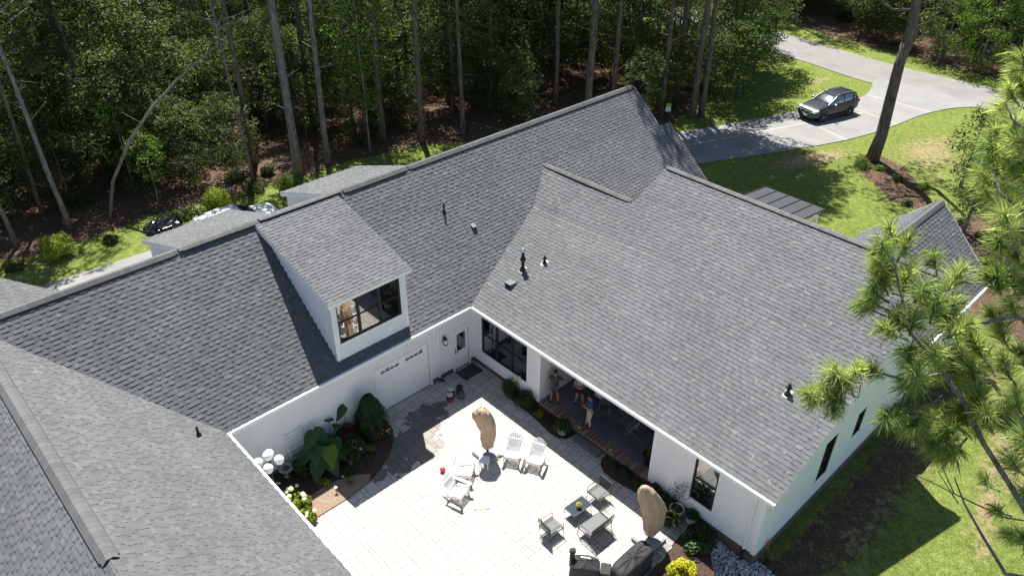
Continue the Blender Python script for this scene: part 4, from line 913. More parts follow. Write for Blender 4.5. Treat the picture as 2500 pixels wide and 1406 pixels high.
# trees on the right side of the front lawn and beyond the road
rightT = [
 ('bushy broadleaf tree hanging over the far road verge right of the forked trunk', 2300, 148, 8, 3.4, 11, 'leaf_forest'),
 ('sunlit broadleaf tree at the far road verge, second right of the forked trunk', 2385, 176, 8.5, 3.6, 12, 'leaf_bright'),
 ('broadleaf tree at the far road verge close to the right border', 2470, 200, 8, 3.2, 13, 'leaf_forest'),
 ('bushy dark tree across the road directly behind the forked trunk', 2215, 118, 8, 3.0, 14, 'leaf_forest'),
 ('leafy tree beyond the road above the grass strip left of the forked trunk', 2120, 85, 9, 3.2, 15, 'leaf_forest'),
 ('spreading broadleaf tree across the road with a long bare limb', 2420, 120, 9, 3.6, 0, 'leaf_bright'),
 ('dark broadleaf tree beyond the road right of the forked trunk', 2300, 95, 9, 3.2, 1, 'leaf_forest'),
 ('small broadleaf tree at the right beside the end of the drive', 2345, 455, 5.2, 1.5, 2, 'leaf_forest'),
 ('thin airy sapling growing behind the street gable', 2352, 565, 6, 1.5, 3, 'leaf_forest'),
 ('dense broadleaf tree right of the street gable', 2440, 560, 7, 2.2, 4, 'leaf_forest'),
 ('broadleaf tree at the right edge near the road', 2480, 340, 8, 2.4, 5, 'leaf_forest')]
for lb, u, v, h, rm, sd, mt in rightT: p = at0(u, v); dec(lb, p, 200+sd, h=h, r0=.06+.01*h, rmax=rm, z0=.10 if sd > 10 else .28, ncl=int(50*rm) if sd > 10 else int(34*rm), per=105, leaf=.18, mat=mt)
for i, (u, v) in enumerate([(2100, 80), (2000, 30), (1930, 20), (2200, 60), (2060, 20), (2330, 60), (2480, 90), (2420, 30)]):
    p = at0(u, v); place(protoD[i % 5], p[0], p[1], 'leafy green understory tree in the shaded wood', G1)
# ---- the young pine close to the camera, right
def needles(name, tufts, parent, seed=3, per=300, L=.235):
    rng = np.random.default_rng(seed); V = []; F = 0; T = []
    for (c, d, s, t) in tufts:
        c = np.array(c); d = np.array(d)/np.linalg.norm(d); n = int(per*s); 
        a = rng.normal(size=(n, 3)); a -= (a@d)[:, None]*d; a /= np.linalg.norm(a, axis=1, keepdims=True)
        th = np.abs(rng.normal(.72+.25*math.sin(c[0]*9), .36, n)); dirs = d*np.cos(th)[:, None]+a*np.sin(th)[:, None]
        st = c-d*rng.uniform(0, .26, n)[:, None]*s; ln = L*s*rng.uniform(.75, 1.15, n)[:, None]
        sd = np.cross(dirs, rng.normal(size=(n, 3))); sd /= np.linalg.norm(sd, axis=1, keepdims=True); wd = .0029
        md = st+dirs*ln*.55+np.array([0, 0, -.012])*rng.uniform(0, 1, (n, 1)); en = st+dirs*ln+np.array([0, 0, -.075])*rng.uniform(.1, 1, (n, 1))
        V.append(np.stack([st-sd*wd*.6, st+sd*wd*.6, md+sd*wd, en, md-sd*wd], 1).reshape(-1, 3)); T.append(np.clip(t+rng.normal(0, .2, n), 0, 1)); F += n
    V = np.concatenate(V); T = np.concatenate(T); me = bpy.data.meshes.new(name); me.vertices.add(len(V)); me.vertices.foreach_set('co', V.ravel().astype(np.float32))
    me.loops.add(5*F); me.loops.foreach_set('vertex_index', np.arange(5*F, dtype=np.int32)); me.polygons.add(F); me.polygons.foreach_set('loop_start', np.arange(0, 5*F, 5, dtype=np.int32)); me.polygons.foreach_set('loop_total', np.full(F, 5, np.int32)); me.update()
    a = me.attributes.new('tint', 'FLOAT', 'FACE'); a.data.foreach_set('value', T.astype(np.float32)); me.materials.append(M['needle']); return link(name, me, parent)
def nearpine():
    r = random.Random(12); D0 = 7.6
    foot = atd(3080, 600, 7.4); t = thing('near_pine_tree', 'young long-needled pine reaching in close at the right edge', 'pine tree', (foot.x, foot.y, -.3)); b = Vector(t.location)
    m = MB(); top = foot.z+3.2; m.tube([(0, 0, 0), (0, 0, top*.5), (0, 0, top*.8), (0, 0, top+.3)], [.2, .15, .08, .03], 10)
    tufts = []
    def W(u, v, d=0): return atd(u, v, D0+d)-b
    def branch(pts, r0, side=0, tip=True, s=1.0, mat=None):
        q = [W(*p) for p in pts]; n = len(q); m.tube(q, [r0*(1-.75*i/(n-1)) for i in range(n)], 7)
        if tip: tufts.append((q[-1][:], (q[-1]-q[-2]+Vector((0, 0, .05)))[:], s, r.uniform(.35, .7)))
        return q
    def tuft(u, v, fu, fv, d=0, s=1.0, fd=None, tn=None):
        q = W(u, v, d); f = W(fu, fv, fd if fd is not None else d+.12); m.tube([f, f.lerp(q, .5)+Vector((0, 0, -.02)), q], [.011, .009, .006], 5); tufts.append((q[:], (q-f+Vector((0, 0, .06)))[:], s, tn if tn is not None else r.uniform(.35, .7)))
    tr = lambda z: (0, 0, z)
    # big limbs from the trunk, lower right
    def limb(z, pts, r0): q = [Vector((0, 0, z))]+[W(*p) for p in pts]; n = len(q); m.tube(q, [r0*(1-.8*i/(n-1)) for i in range(n)], 8); return q
    zt = foot.z
    limb(zt-3.1, [(2560, 1340, .2), (2470, 1190, .1), (2400, 1080, 0), (2355, 985, 0), (2300, 905, -.05), (2225, 815, -.05), (2195, 700, -.1), (2180, 620, -.1), (2172, 575, -.1)], .034)
    limb(zt-2.4, [(2560, 1100, .6), (2480, 1010, .5), (2420, 930, .35), (2350, 905, .3), (2290, 912, .2), (2240, 925, .1)], .035)
    limb(zt-1.2, [(2600, 840, .4), (2480, 770, .3), (2400, 790, .2), (2330, 800, .1), (2290, 760, 0), (2315, 700, 0)], .03)
    limb(zt-3.9, [(2560, 1420, .2), (2455, 1400, .1), (2400, 1310, .1), (2355, 1230, .05), (2330, 1165, 0)], .03)
    limb(zt-2.6, [(2560, 1280, 1.2), (2450, 1262, .9), (2330, 1205, .6), (2265, 1172, .4), (2222, 1155, .4)], .014)
    limb(zt+.4, [(2600, 560, -.2), (2500, 520, 0), (2440, 470, 0), (2420, 400, .1)], .03)
    limb(zt+1.2, [(2620, 380, -.2), (2520, 330, 0), (2470, 290, 0), (2460, 250, 0)], .03)
    limb(zt-.5, [(2620, 700, -.2), (2520, 650, 0), (2470, 600, 0)], .025)
    # long thin branch crossing in front of the roof
    branch([(2225, 940, .1), (2185, 920, .05), (2150, 912, 0), (2110, 918, 0), (2080, 930, 0), (2050, 948, 0), (2025, 962, 0), (1996, 975, 0)], .013, s=.9)
    T = [(2172, 560, 2178, 620, 1.25), (2150, 590, 2185, 640, 1.0), (2215, 585, 2190, 640, 1.1), (2140, 640, 2190, 680, 1.0), (2160, 620, 2185, 660, 1.1), (2225, 650, 2200, 700, 1.0), (2128, 700, 2170, 740, .9), (2160, 650, 2180, 720, 1.2), (2100, 740, 2160, 770, 1.0), (2120, 725, 2170, 760, 1.0),
         (2215, 670, 2205, 730, 1.2), (2260, 690, 2230, 740, 1.1), (2320, 670, 2290, 740, 1.0), (2345, 660, 2300, 730, 1.1), (2280, 620, 2290, 680, .9), (2190, 760, 2200, 820, 1.2), (2235, 760, 2220, 820, 1.2), (2160, 800, 2215, 830, 1.1), (2290, 720, 2270, 790, 1.2), (2330, 730, 2320, 800, 1.1), (2360, 790, 2300, 830, 1.1),
         (2215, 870, 2230, 830, 1.1), (2280, 850, 2300, 900, 1.2), (2255, 880, 2250, 850, 1.1), (2320, 860, 2330, 900, 1.2), (2230, 905, 2255, 920, 1.2), (2215, 940, 2240, 925, 1.1), (2160, 1020, 2185, 985, 1.0), (2225, 1040, 2250, 1010, 1.25), (2190, 1000, 2210, 960, .8), (2280, 1020, 2310, 1000, 1.2), (2310, 1050, 2350, 1030, 1.2), (2320, 1110, 2360, 1070, 1.1), (2290, 1100, 2340, 1070, 1.2), (2270, 1080, 2330, 1060, 1.1), (2350, 1000, 2370, 1040, 1.3), (2390, 960, 2400, 1030, 1.3), (2400, 860, 2430, 920, 1.3), (2370, 900, 2400, 950, 1.2),
         (2380, 830, 2420, 900, 1.2), (2440, 800, 2470, 860, 1.3), (2420, 760, 2460, 800, 1.2), (2470, 740, 2500, 790, 1.3), (2450, 880, 2480, 940, 1.3), (2500, 860, 2530, 930, 1.3), (2480, 960, 2500, 1020, 1.3), (2440, 1010, 2460, 1070, 1.2), (2500, 1060, 2530, 1100, 1.3), (2470, 1120, 2500, 1160, 1.2), (2500, 1200, 2540, 1230, 1.2), (2405, 1170, 2440, 1200, .9), (2460, 1300, 2500, 1330, .9), (2430, 1240, 2470, 1260, .8), (2495, 1310, 2540, 1330, 1.1),
         (2085, 905, 2110, 918, .9), (2045, 915, 2080, 930, 1.15), (2030, 900, 2060, 940, 1.0), (2005, 945, 2030, 960, 1.0), (1975, 960, 2000, 975, 1.1), (2040, 985, 2060, 950, .75), (2055, 940, 2080, 930, .9), (2130, 900, 2150, 912, 1.1), (2100, 890, 2125, 914, .9), (2035, 1005, 2050, 985, .7),
         (2455, 250, 2470, 300, 1.3), (2430, 320, 2460, 360, 1.2), (2480, 300, 2500, 350, 1.3), (2420, 390, 2450, 440, 1.2), (2470, 390, 2500, 440, 1.3), (2440, 440, 2470, 490, 1.3), (2500, 430, 2530, 480, 1.3), (2400, 450, 2430, 500, 1.1), (2450, 520, 2480, 560, 1.3), (2490, 540, 2520, 590, 1.3), (2430, 590, 2460, 630, 1.2), (2480, 620, 2510, 660, 1.3), (2450, 660, 2480, 700, 1.2), (2500, 690, 2530, 730, 1.2), (2415, 640, 2450, 670, .9), (2490, 200, 2510, 250, 1.2), (2495, 130, 2520, 180, 1.1), (2475, 170, 2500, 220, 1.0), (2465, 215, 2490, 260, 1.0), (2415, 350, 2450, 390, 1.1), (2395, 420, 2430, 460, 1.1), (2495, 340, 2525, 390, 1.3)]
    for i, (u, v, fu, fv, s) in enumerate(T):
        d = r.uniform(-.3, .35) if u < 2390 else r.uniform(-.5, 1.2)
        if u < 2150 and v > 870: d = r.uniform(-.05, .1)
        tuft(u, v, fu, fv, d, s*.82, tn=r.uniform(.15, .6) if v > 980 else r.uniform(.25, .95))
    for i in range(30):      # inner tufts that fill the crown
        u, v = r.choice([(2160, 640), (2190, 700), (2230, 730), (2270, 760), (2310, 780), (2350, 830), (2400, 880), (2440, 930), (2300, 880), (2340, 960), (2380, 1010), (2440, 700), (2470, 500), (2480, 380), (2460, 620), (2480, 1000), (2500, 800)])
        u += r.uniform(-38, 38); v += r.uniform(-38, 38); tuft(u, v, u+r.uniform(10, 45), v+r.uniform(15, 60), r.uniform(-.2, .8), r.uniform(.7, 1.0), tn=r.uniform(.2, .6))
    for (a, c) in (((2105, 925), (2095, 970)), ((2095, 970), (2070, 960)), ((2200, 970), (2175, 1000)), ((2175, 1000), (2175, 1045)), ((2300, 965), (2250, 1005)), ((2330, 1205), (2300, 1140)), ((2340, 1230), (2290, 1150)), ((2320, 690), (2345, 640)), ((2330, 780), (2318, 690))):
        m.tube([W(*a), W(*c)], [.007, .004], 5)
    m.build('trunk', 'bark_grey', t, smooth=True); needles('needles', tufts, t)
nearpine()

# ================================================================== GARDEN PLANTS
def bush(name, label, cat, loc, r, h, mat, leaf, n, seed=1, group=None, base=0, up=.6, lump=14, flowers=None, stems='bark_dark', asp=.55, dome=True):
    t = thing(name, label, cat, loc, 0, group); rng = np.random.default_rng(seed); m = MB(); rr = random.Random(seed)
    for i in range(7): a = rr.uniform(0, 6.28); m.tube([(0, 0, 0), (math.cos(a)*r*.35, math.sin(a)*r*.35, h*.45), (math.cos(a)*r*.6, math.sin(a)*r*.6, h*.8)], [.018, .012, .005], 5)
    m.build('stem', stems, t)
    cl = []
    for i in range(lump):
        a = rng.uniform(0, 6.28); q = math.sqrt(rng.uniform(0, 1)); z = base+(h-base)*(.15+.7*rng.uniform(0, 1)*math.sqrt(max(.05, 1-q*q*.8))); cl.append((np.array([q*r*.72*math.cos(a), q*r*.72*math.sin(a), z]), r*rng.uniform(.3, .48), rng.uniform(.2, .8)))
    P = []; T = []
    for c, s, tt in cl:
        k = max(5, n//lump); d = rng.normal(size=(k, 3)); d /= np.linalg.norm(d, axis=1, keepdims=True); p = c+d*s*rng.uniform(.5, 1, (k, 1))**.4*np.array([1, 1, .85]); P.append(p); T.append(np.clip(tt+rng.normal(0, .17, k), 0, 1))
    P = np.concatenate(P); T = np.concatenate(T); P[:, 2] = np.maximum(P[:, 2], .02); Nn = P-np.array([0, 0, h*.35]); Nn = Nn/np.linalg.norm(Nn, axis=1, keepdims=True)+rng.normal(size=P.shape)*.7; Nn[:, 2] += up
    leaves('foliage', P, Nn, leaf*rng.uniform(.6, 1.25, len(P)), T, mat, t, asp, rng)
    if flowers:
        fm, fn, fs, top = flowers; m = MB()
        for i in range(fn):
            a = rr.uniform(0, 6.28); q = math.sqrt(rr.random())*r*.85; m.ball((q*math.cos(a), q*math.sin(a), top*(1-.25*(q/r)**2)+rr.uniform(-.05, .05)), fs*rr.uniform(.7, 1.1), 8, rr.random(), 0, .75)
        m.build('blossom', fm, t)
    return t
def heartleaf(m, o, az_, tilt, L, t):      # one big arrow-shaped leaf, cupped
    ca, sa = math.cos(az_), math.sin(az_); prof = [(-.32, .0), (-.40, .22), (-.25, .40), (0, .44), (.25, .38), (.5, .26), (.75, .12), (1, 0)]
    mid = [-.05, -.12, -.05, 0, .25, .5, .75, 1]; vs = []
    for (x, w_), mx in zip(prof, mid):
        for s_ in (-1, 0, 1):
            xx = (x if s_ else mx)*L; yy = s_*w_*L; zz = .10*L*(abs(s_)*w_*2)-.10*L*(xx/L)**2*(1 if xx > 0 else .3)
            X = xx*math.cos(tilt)-zz*math.sin(tilt)*-1; Z = zz*math.cos(tilt)-xx*math.sin(tilt)
            vs.append((o[0]+X*ca-yy*sa, o[1]+X*sa+yy*ca, o[2]+Z))
    m.add(vs, [(i*3+j, i*3+j+1, i*3+j+4, i*3+j+3) for i in range(7) for j in range(2)], t)
def ear(label, loc, seed, n, H_, L, group=None, lit=None, offs_=None):
    t = thing('elephant_ear', label, 'plant', loc, 0, group); r = random.Random(seed)
    for i in range(n):
        if offs_: dx, dy, hz, az_ = offs_[i]
        else: az_ = i*2.4+r.uniform(-.3, .3); q = r.uniform(.25, .5); dx, dy, hz = math.cos(az_)*q, math.sin(az_)*q, H_*r.uniform(.6, 1)
        m = MB(); m.tube([(0, 0, 0), (dx*.3, dy*.3, hz*.7), (dx, dy, hz)], [.025, .018, .012], 6); st = m.build('stalk', 'leaf_ear', t)
        m = MB(); heartleaf(m, (dx, dy, hz), az_, r.uniform(.35, .8), L*r.uniform(.8, 1.1), r.random()); m.build('leaf', 'leaf_ear' if lit != i else 'leaf_bright', t, smooth=True)  # sunlight on the lit leaf is painted in by a brighter leaf material
    return t
# the young evergreen and the bed left of the garage door
def thuja():
    t = thing('evergreen_shrub', 'dense dark cone-shaped evergreen left of the garage door', 'shrub', (-6.25, -.75, .02)); m = MB(); m.tube([(0, 0, 0), (0, 0, 1.5)], [.06, .02], 6); m.build('trunk', 'bark_dark', t)
    rng = np.random.default_rng(6); n = 9000; z = rng.uniform(.05, 2.05, n); a = rng.uniform(0, 6.28, n); lob = 1+.14*np.sin(a*3+z*2.5)+.10*np.sin(a*5-z*4)
    rr = .62*np.sqrt(np.clip(np.sin(np.clip((2.1-z)/2.1, 0, 1)*PI*.62), 0, 1))*lob*rng.uniform(.72, 1.06, n); P = np.stack([rr*np.cos(a), rr*np.sin(a), z], 1); Nn = P*np.array([1, 1, 0])+rng.normal(size=(n, 3))*.25; Nn[:, 2] += .3
    leaves('foliage', P, Nn, .075*rng.uniform(.6, 1.3, n), .5+.35*np.sin(a*7+z*5)+rng.normal(0, .15, n), 'leaf_thuja', t, .5, rng)
thuja()
ear('cluster of huge dark heart-shaped leaves against the white wall', (-8.8, -.85, .03), 4, 9, 1.3, .84, offs_=[(-.1, .1, 1.55, 3.6), (-.25, -.25, 1.15, 4.2), (.45, -.35, .85, 5.4), (.35, .1, 1.15, 5.9), (-.5, .05, .85, 3.4), (.1, -.55, .7, 4.8), (-.35, -.5, .6, 3.9), (.15, .2, 1.35, 4.9), (.6, .0, .7, 5.9)])
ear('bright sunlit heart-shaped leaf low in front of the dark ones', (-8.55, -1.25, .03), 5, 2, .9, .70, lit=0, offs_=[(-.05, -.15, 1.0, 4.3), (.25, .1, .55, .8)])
ear('single big leaf leaning on the wall left of the cone-shaped evergreen', (-7.15, -.3, .03), 6, 1, 1.5, .55, offs_=[(-.05, .0, 1.55, 3.2)])
ear('upright pale green leaves right of the heart-shaped leaf cluster', (-8.0, -.45, .03), 7, 5, 1.3, .42)
bush('grass_clump', 'dark red ornamental grass clump in front of the siding', 'plant', (-7.3, -.55, .03), .55, 1.0, 'leaf_red', .34, 900, 3, asp=.06, up=1.5)
bush('rose_shrub', 'dark blue-green leafy shrub with one pale pink blossom in the left bed', 'shrub', (-7.55, -1.25, .03), .62, .85, 'leaf_shrub', .09, 2400, 4, flowers=('petal_pink', 1, .06, .7))
bush('perennial', 'small lime-yellow flowering clump near the dark paver border', 'plant', (-6.85, -1.5, .03), .22, .3, 'leaf_lime', .06, 420, 5)
bush('perennial', 'little plant with yellow and white flowers beside the border near the evergreen', 'plant', (-5.95, -1.25, .03), .26, .35, 'leaf_shrub', .05, 380, 6, flowers=('petal_yellow', 8, .035, .36))
bush('perennial', 'olive green tufted plant behind the cone-shaped evergreen', 'plant', (-5.75, -.45, .03), .35, .55, 'leaf_lime', .06, 600, 7)
bush('perennial', 'fern-like green clump beside the terracotta pot', 'plant', (-8.15, -2.05, .03), .36, .35, 'leaf_shrub', .10, 520, 8, asp=.3)
bush('perennial', 'small bright green clump in the middle of the dark mulch', 'plant', (-9.25, -1.85, .03), .26, .32, 'leaf_lime', .09, 320, 9, asp=.3)
bush('perennial', 'small yellowish clump near the bed edge above the sunlit mulch', 'plant', (-8.45, -2.45, .03), .2, .25, 'leaf_lime', .08, 220, 10, asp=.3)
bush('perennial', 'tiny seedling plant in the bed right of the terracotta pot', 'plant', (-7.35, -2.05, .03), .16, .18, 'leaf_shrub', .07, 120, 12)
bush('leafy_shrub', 'dark serrated shrub beside the bird bath', 'shrub', (-9.5, -.75, .03), .5, .85, 'leaf_shrub', .15, 900, 11, asp=.5)
bush('hydrangea', 'sunlit hydrangea with pale cream flower heads at the bed corner', 'shrub', (-10.55, -2.05, .03), .55, .7, 'leaf_lime', .13, 1300, 13, flowers=('petal_white', 9, .10, .82))
bush('hydrangea', 'smaller grey-green shrub with white specks just left of the cream hydrangea', 'shrub', (-10.85, -1.45, .03), .38, .75, 'leaf_shrub', .11, 600, 14, flowers=('petal_white', 5, .04, .85))
bush('hydrangea', 'lowest leafy plant with yellow-green leaves by the roof gutter', 'shrub', (-10.55, -2.75, .03), .42, .45, 'leaf_lime', .12, 800, 15, flowers=('petal_white', 3, .08, .5))
# right-hand beds
bush('boxwood', 'rounded green shrub under the triple window, upper of the two', 'shrub', (-.30, -2.85, .03), .46, .72, 'leaf_shrub', .06, 3600, 20, lump=22)
bush('boxwood', 'rounded olive-green shrub beside the white pillar, lower of the two', 'shrub', (-.36, -3.85, .03), .50, .75, 'leaf_shrub', .06, 3800, 21, lump=22)
def lily():
    t = thing('lily', 'large pale yellow lily flower above the shrub under the window', 'flower', (-.32, -3.3, .03)); m = MB(); m.tube([(0, 0, 0), (.02, 0, .6), (-.05, -.02, 1.12)], [.012, .01, .008], 6); m.build('stem', 'leaf_shrub', t); m = MB()
    for i in range(6):
        a = i*PI/3; c, s = math.cos(a), math.sin(a); o = Vector((-.05, -.02, 1.12)); pts = [(0, 0, .02), (.11, .06, .05), (.11, -.06, .05), (.24, 0, .0)]
        m.add([o+Vector((x*c-y*s, x*s+y*c, z)) for x, y, z in pts], [(0, 2, 3, 1)], .5)
    m.build('blossom', 'petal_white', t); m = MB(); m.ball((-.05, -.02, 1.15), .04, 8); m.build('stamen', 'petal_yellow', t)
lily()
bush('perennial', 'small yellow-green plant in the bed below the two rounded shrubs', 'plant', (-.42, -4.75, .03), .24, .3, 'leaf_lime', .08, 340, 22)
bush('perennial', 'brownish low plant behind the white planter bowl', 'plant', (-.28, -5.3, .03), .3, .3, 'leaf_red', .07, 260, 23)
bush('perennial', 'green clump in the lower bed beside the dark stone step', 'plant', (-.3, -8.75, .03), .22, .3, 'leaf_shrub', .07, 240, 24)
bush('perennial', 'fern-green clump in the lower bed, nearest the porch pot', 'plant', (-.3, -9.35, .03), .28, .32, 'leaf_shrub', .09, 420, 25)
bush('perennial', 'low green plant at the lower end of the bed beside the brick ledge', 'plant', (-.35, -10.1, .03), .25, .28, 'leaf_shrub', .07, 300, 26)
bush('leafy_shrub', 'bushy green shrub at the white corner behind the tan umbrella cover', 'shrub', (-.38, -10.85, .03), .42, .62, 'leaf_shrub', .09, 1500, 27)
bush('leafy_shrub', 'second bushy shrub behind the tan umbrella cover, nearer the window', 'shrub', (-.42, -11.45, .03), .45, .65, 'leaf_shrub', .09, 1600, 28)
bush('leafy_shrub', 'shrub with yellow-tipped leaves under the potted olive', 'shrub', (-.95, -12.1, .0), .42, .62, 'leaf_shrub', .08, 1700, 29, flowers=('leaf_gold', 26, .035, .55))
bush('laurel', 'glossy dark green shrub in the corner mulch bed under the siding', 'shrub', (-1.15, -13.35, -.1), .55, .7, 'leaf_shrub', .10, 1900, 30)
bush('laurel', 'dark green shrub behind the glossy one in the corner bed', 'shrub', (-.55, -13.05, -.1), .48, .6, 'leaf_shrub', .10, 1300, 31)
bush('golden_shrub', 'brilliant yellow feathery shrub beside the covered grill', 'shrub', (-2.35, -13.7, -.1), .48, .78, 'leaf_gold', .13, 2600, 32, asp=.3, up=1.0)
bush('perennial', 'green plant at the foot of the brilliant yellow shrub', 'plant', (-2.95, -14.3, -.15), .4, .35, 'leaf_shrub', .09, 700, 33)
# globe shrubs on the far side
bush('globe_shrub', 'round yellow-green shrub on the grass left of the far dormer', 'shrub', at0(147, 625), .95, 1.6, 'leaf_lime', .09, 6500, 40, lump=40)
bush('globe_shrub', 'round yellow-green shrub behind the white vehicle', 'shrub', at0(535, 505), .9, 1.5, 'leaf_lime', .09, 6000, 41, lump=40)
bush('globe_shrub', 'round darker green shrub above the right far dormer', 'shrub', at0(706, 470), .9, 1.5, 'leaf_bright', .09, 6000, 42, lump=40)
for i, (u, v, r_, h_, lb) in enumerate([(440, 535, .6, .8, 'small wild shrub between the black tarp and the white vehicle'), (575, 440, .8, .9, 'wild green shrub above the round shrub behind the white vehicle'), (620, 470, .9, .8, 'low wild shrub on the far grass between the two round shrubs'), (545, 385, 1.0, 1.2, 'dark wild shrub in the shade above the round yellow-green shrub'), (275, 590, .5, .5, 'small weed clump on the grass right of the leftmost round shrub'), (35, 655, .6, .6, 'dark weed clump at the left border'), (655, 425, .5, .8, 'dry little sapling on the sunlit straw near the thickest pine'), (330, 470, .9, 2.0, 'leafy sapling at the foot of the leaning dead tree'), (1735, 225, 1.1, 2.0, 'bright green shrub between the paired pines and the lawn'), (2105, 405, .75, .55, 'flowering green clump at the foot of the forked tree')]):
    bush('wild_shrub', lb, 'shrub', at0(u, v), r_, h_, 'leaf_forest' if i not in (8, 9) else 'leaf_bright', .13, 1200, 50+i)
for i, (u, v, lb) in enumerate([(2150, 415, 'small plant in the tree mulch bed just right of the forked trunk'), (2190, 440, 'second small plant in the tree mulch bed'), (2255, 460, 'green plant at the far right of the tree mulch bed'), (2215, 500, 'low plant at the lower end of the tree mulch bed'), (2350, 545, 'pale flowering plant behind the street gable'), (2395, 580, 'broad-leaved plant in the shady bed right of the street gable'), (2375, 640, 'dark plant in the shady bed beyond the gable edge')]):
    bush('perennial', lb, 'plant', at0(u, v), .45, .5, 'leaf_bright' if i % 2 == 0 else 'leaf_shrub', .12, 420, 70+i, flowers=('petal_white', 5, .05, .5) if i == 4 else None)
# pots
def pot(name, label, loc, mat, prof, plant=None, cat='planter'):
    t = thing(name, label, cat, loc); m = MB(); m.lathe(prof, (0, 0, 0), 20); m.build('bowl', mat, t, smooth=True); rim = prof[-3] if len(prof) > 3 else prof[-1]; m = MB(); m.lathe([(.01, prof[-1][1]), (prof[-1][0], prof[-1][1]+.005)], (0, 0, 0), 16); m.build('soil', 'soil', t)
    if plant: plant(t)
    return t
def potleaf(mat, r, h, z, leaf, n, seed, asp=.5, dx=0):
    def f(t):
        rng = np.random.default_rng(seed); d = rng.normal(size=(n, 3)); d /= np.linalg.norm(d, axis=1, keepdims=True); P = d*np.array([r, r, h])*rng.uniform(.4, 1, (n, 1))**.5; P[:, 2] = np.abs(P[:, 2])*.9+z; P[:, 0] += dx; Nn = d+rng.normal(size=(n, 3))*.5; Nn[:, 2] += .6
        leaves('foliage', P, Nn, leaf*rng.uniform(.6, 1.2, n), rng.uniform(0, 1, n), mat, t, asp, rng)
    return f
def wall_pot(r, h, w=.02): return [(r*.6, 0), (r*.78, h*.3), (r*.92, h*.7), (r, h), (r, h+.01), (r-w, h+.01), (r-w*1.5, h-.05)]
pot('planter', 'round white planter bowl spilling green leaves by the porch ledge', (-.45, -6.15, .02), 'pot_white', wall_pot(.25, .36), potleaf('leaf_shrub', .42, .38, .34, .09, 900, 1))
pot('planter', 'white pot of the small potted olive tree beside the window', (-.42, -11.98, .0), 'pot_white', wall_pot(.27, .38), None)
t = thing('olive_tree', 'small airy potted olive tree against the white siding', 'tree', (-.42, -11.98, .35)); m = MB(); m.tube([(0, 0, 0), (.01, 0, .5), (.03, .02, .95)], [.018, .014, .006], 6)
for a in range(7): m.tube([(.01, 0, .5+a*.05), (math.cos(a*2.4)*.28, math.sin(a*2.4)*.28, .85+a*.05)], [.008, .003], 4)
m.build('trunk', 'bark_grey', t); rng = np.random.default_rng(3); n = 330; d = rng.normal(size=(n, 3)); d /= np.linalg.norm(d, axis=1, keepdims=True); leaves('crown', d*np.array([.42, .42, .36])*rng.uniform(.3, 1, (n, 1))+np.array([0, 0, .95]), rng.normal(size=(n, 3)), .075*rng.uniform(.7, 1.2, n), rng.uniform(0, .6, n), 'leaf_shrub', t, .4, rng)
pot('planter', 'white pot of dense green herbs right of the potted olive', (-.28, -12.55, .0), 'pot_white', wall_pot(.26, .36), potleaf('leaf_shrub', .30, .26, .34, .06, 1100, 2))
pot('planter', 'large black pot inside the porch at its lower corner', (.62, -9.85, .3), 'pot_black', wall_pot(.30, .5), potleaf('leaf_lime', .14, .4, .45, .14, 60, 3, .1))
pot('terracotta_pot', 'small empty terracotta pot on the dark mulch', (-7.95, -1.7, .05), 'terracotta', wall_pot(.085, .17, .012), cat='pot')
for y, lb in ((-6.62, 'yellowish pot plant on the brick ledge beside the step, upper one'), (-8.35, 'yellowish pot plant on the brick ledge below the step')): pot('flowerpot', lb, (.05, y, .325), 'pot_white', wall_pot(.09, .14, .012), potleaf('leaf_lime', .12, .16, .12, .06, 160, 7), cat='flowerpot')

# ================================================================== PATIO THINGS
def adirondack():
    t = thing('adirondack_chair', 'x', 'chair', (0, 0, 0)); W_ = .27
    # local: x = forward
    m = MB()
    for i in range(6): y = -W_+.02+i*(2*W_-.04)/5; 
    for i in range(9):
        q = i/8; x = .30-.52*q; z = .375-.13*q+.03*(1 if i == 0 else 0); m.bbox((x-.028, -W_, z-.01), (x+.028, W_, z+.012), .004)
    m.bbox((.315, -W_, .28), (.335, W_, .375), .004); m.build('seat', 'white_plastic', t)
    m = MB(); ns = 7
    for i in range(ns):
        s_ = (i-(ns-1)/2)/((ns-1)/2); y0 = s_*.20; y1 = s_*.27; L = .86-.17*s_*s_; a = Vector((-.20, y0, .22)); b = Vector((-.20-.42*L, y1, .22+.86*L)); m.beam(a, b, .066, .018, up=(1, 0, .4))
    m.beam((-.30, -.24, .42), (-.30, .24, .42), .02, .06); m.beam((-.44, -.27, .72), (-.44, .27, .72), .02, .06); m.build('backrest', 'white_plastic', t)
    for s_ in (-1, 1):
        m = MB(); m.prism([(.34, s_*.37-.07), (.40, s_*.37-.03), (.40, s_*.37+.03), (.34, s_*.37+.07), (-.05, s_*.36+.06), (-.42, s_*.33+.03), (-.42, s_*.33-.03), (-.05, s_*.36-.05)], .53, .552); m.build('armrest', 'white_plastic', t)
        m = MB(); m.bbox((.25, s_*.29-.014, 0), (.34, s_*.29+.014, .53), .004); m.build('leg', 'white_plastic', t)
        m = MB(); m.beam((.34, s_*.27, .30), (-.50, s_*.27, .03), .025, .10); m.beam((-.28, s_*.285, .1), (-.36, s_*.30, .54), .03, .05); m.build('side_rail', 'white_plastic', t)
    return t
ad = adirondack(); freeze(ad)
ADS = [((-3.10+.13, -6.03+.24), -147, 'left of the two white adirondack chairs side by side'), ((-2.66+.14, -6.80+.2), -155, 'right of the two white adirondack chairs side by side'), ((-4.95, -5.15), -56, 'white adirondack chair beside the covered umbrella base'), ((-5.82, -5.78), -72, 'white adirondack chair nearest the red ball')]
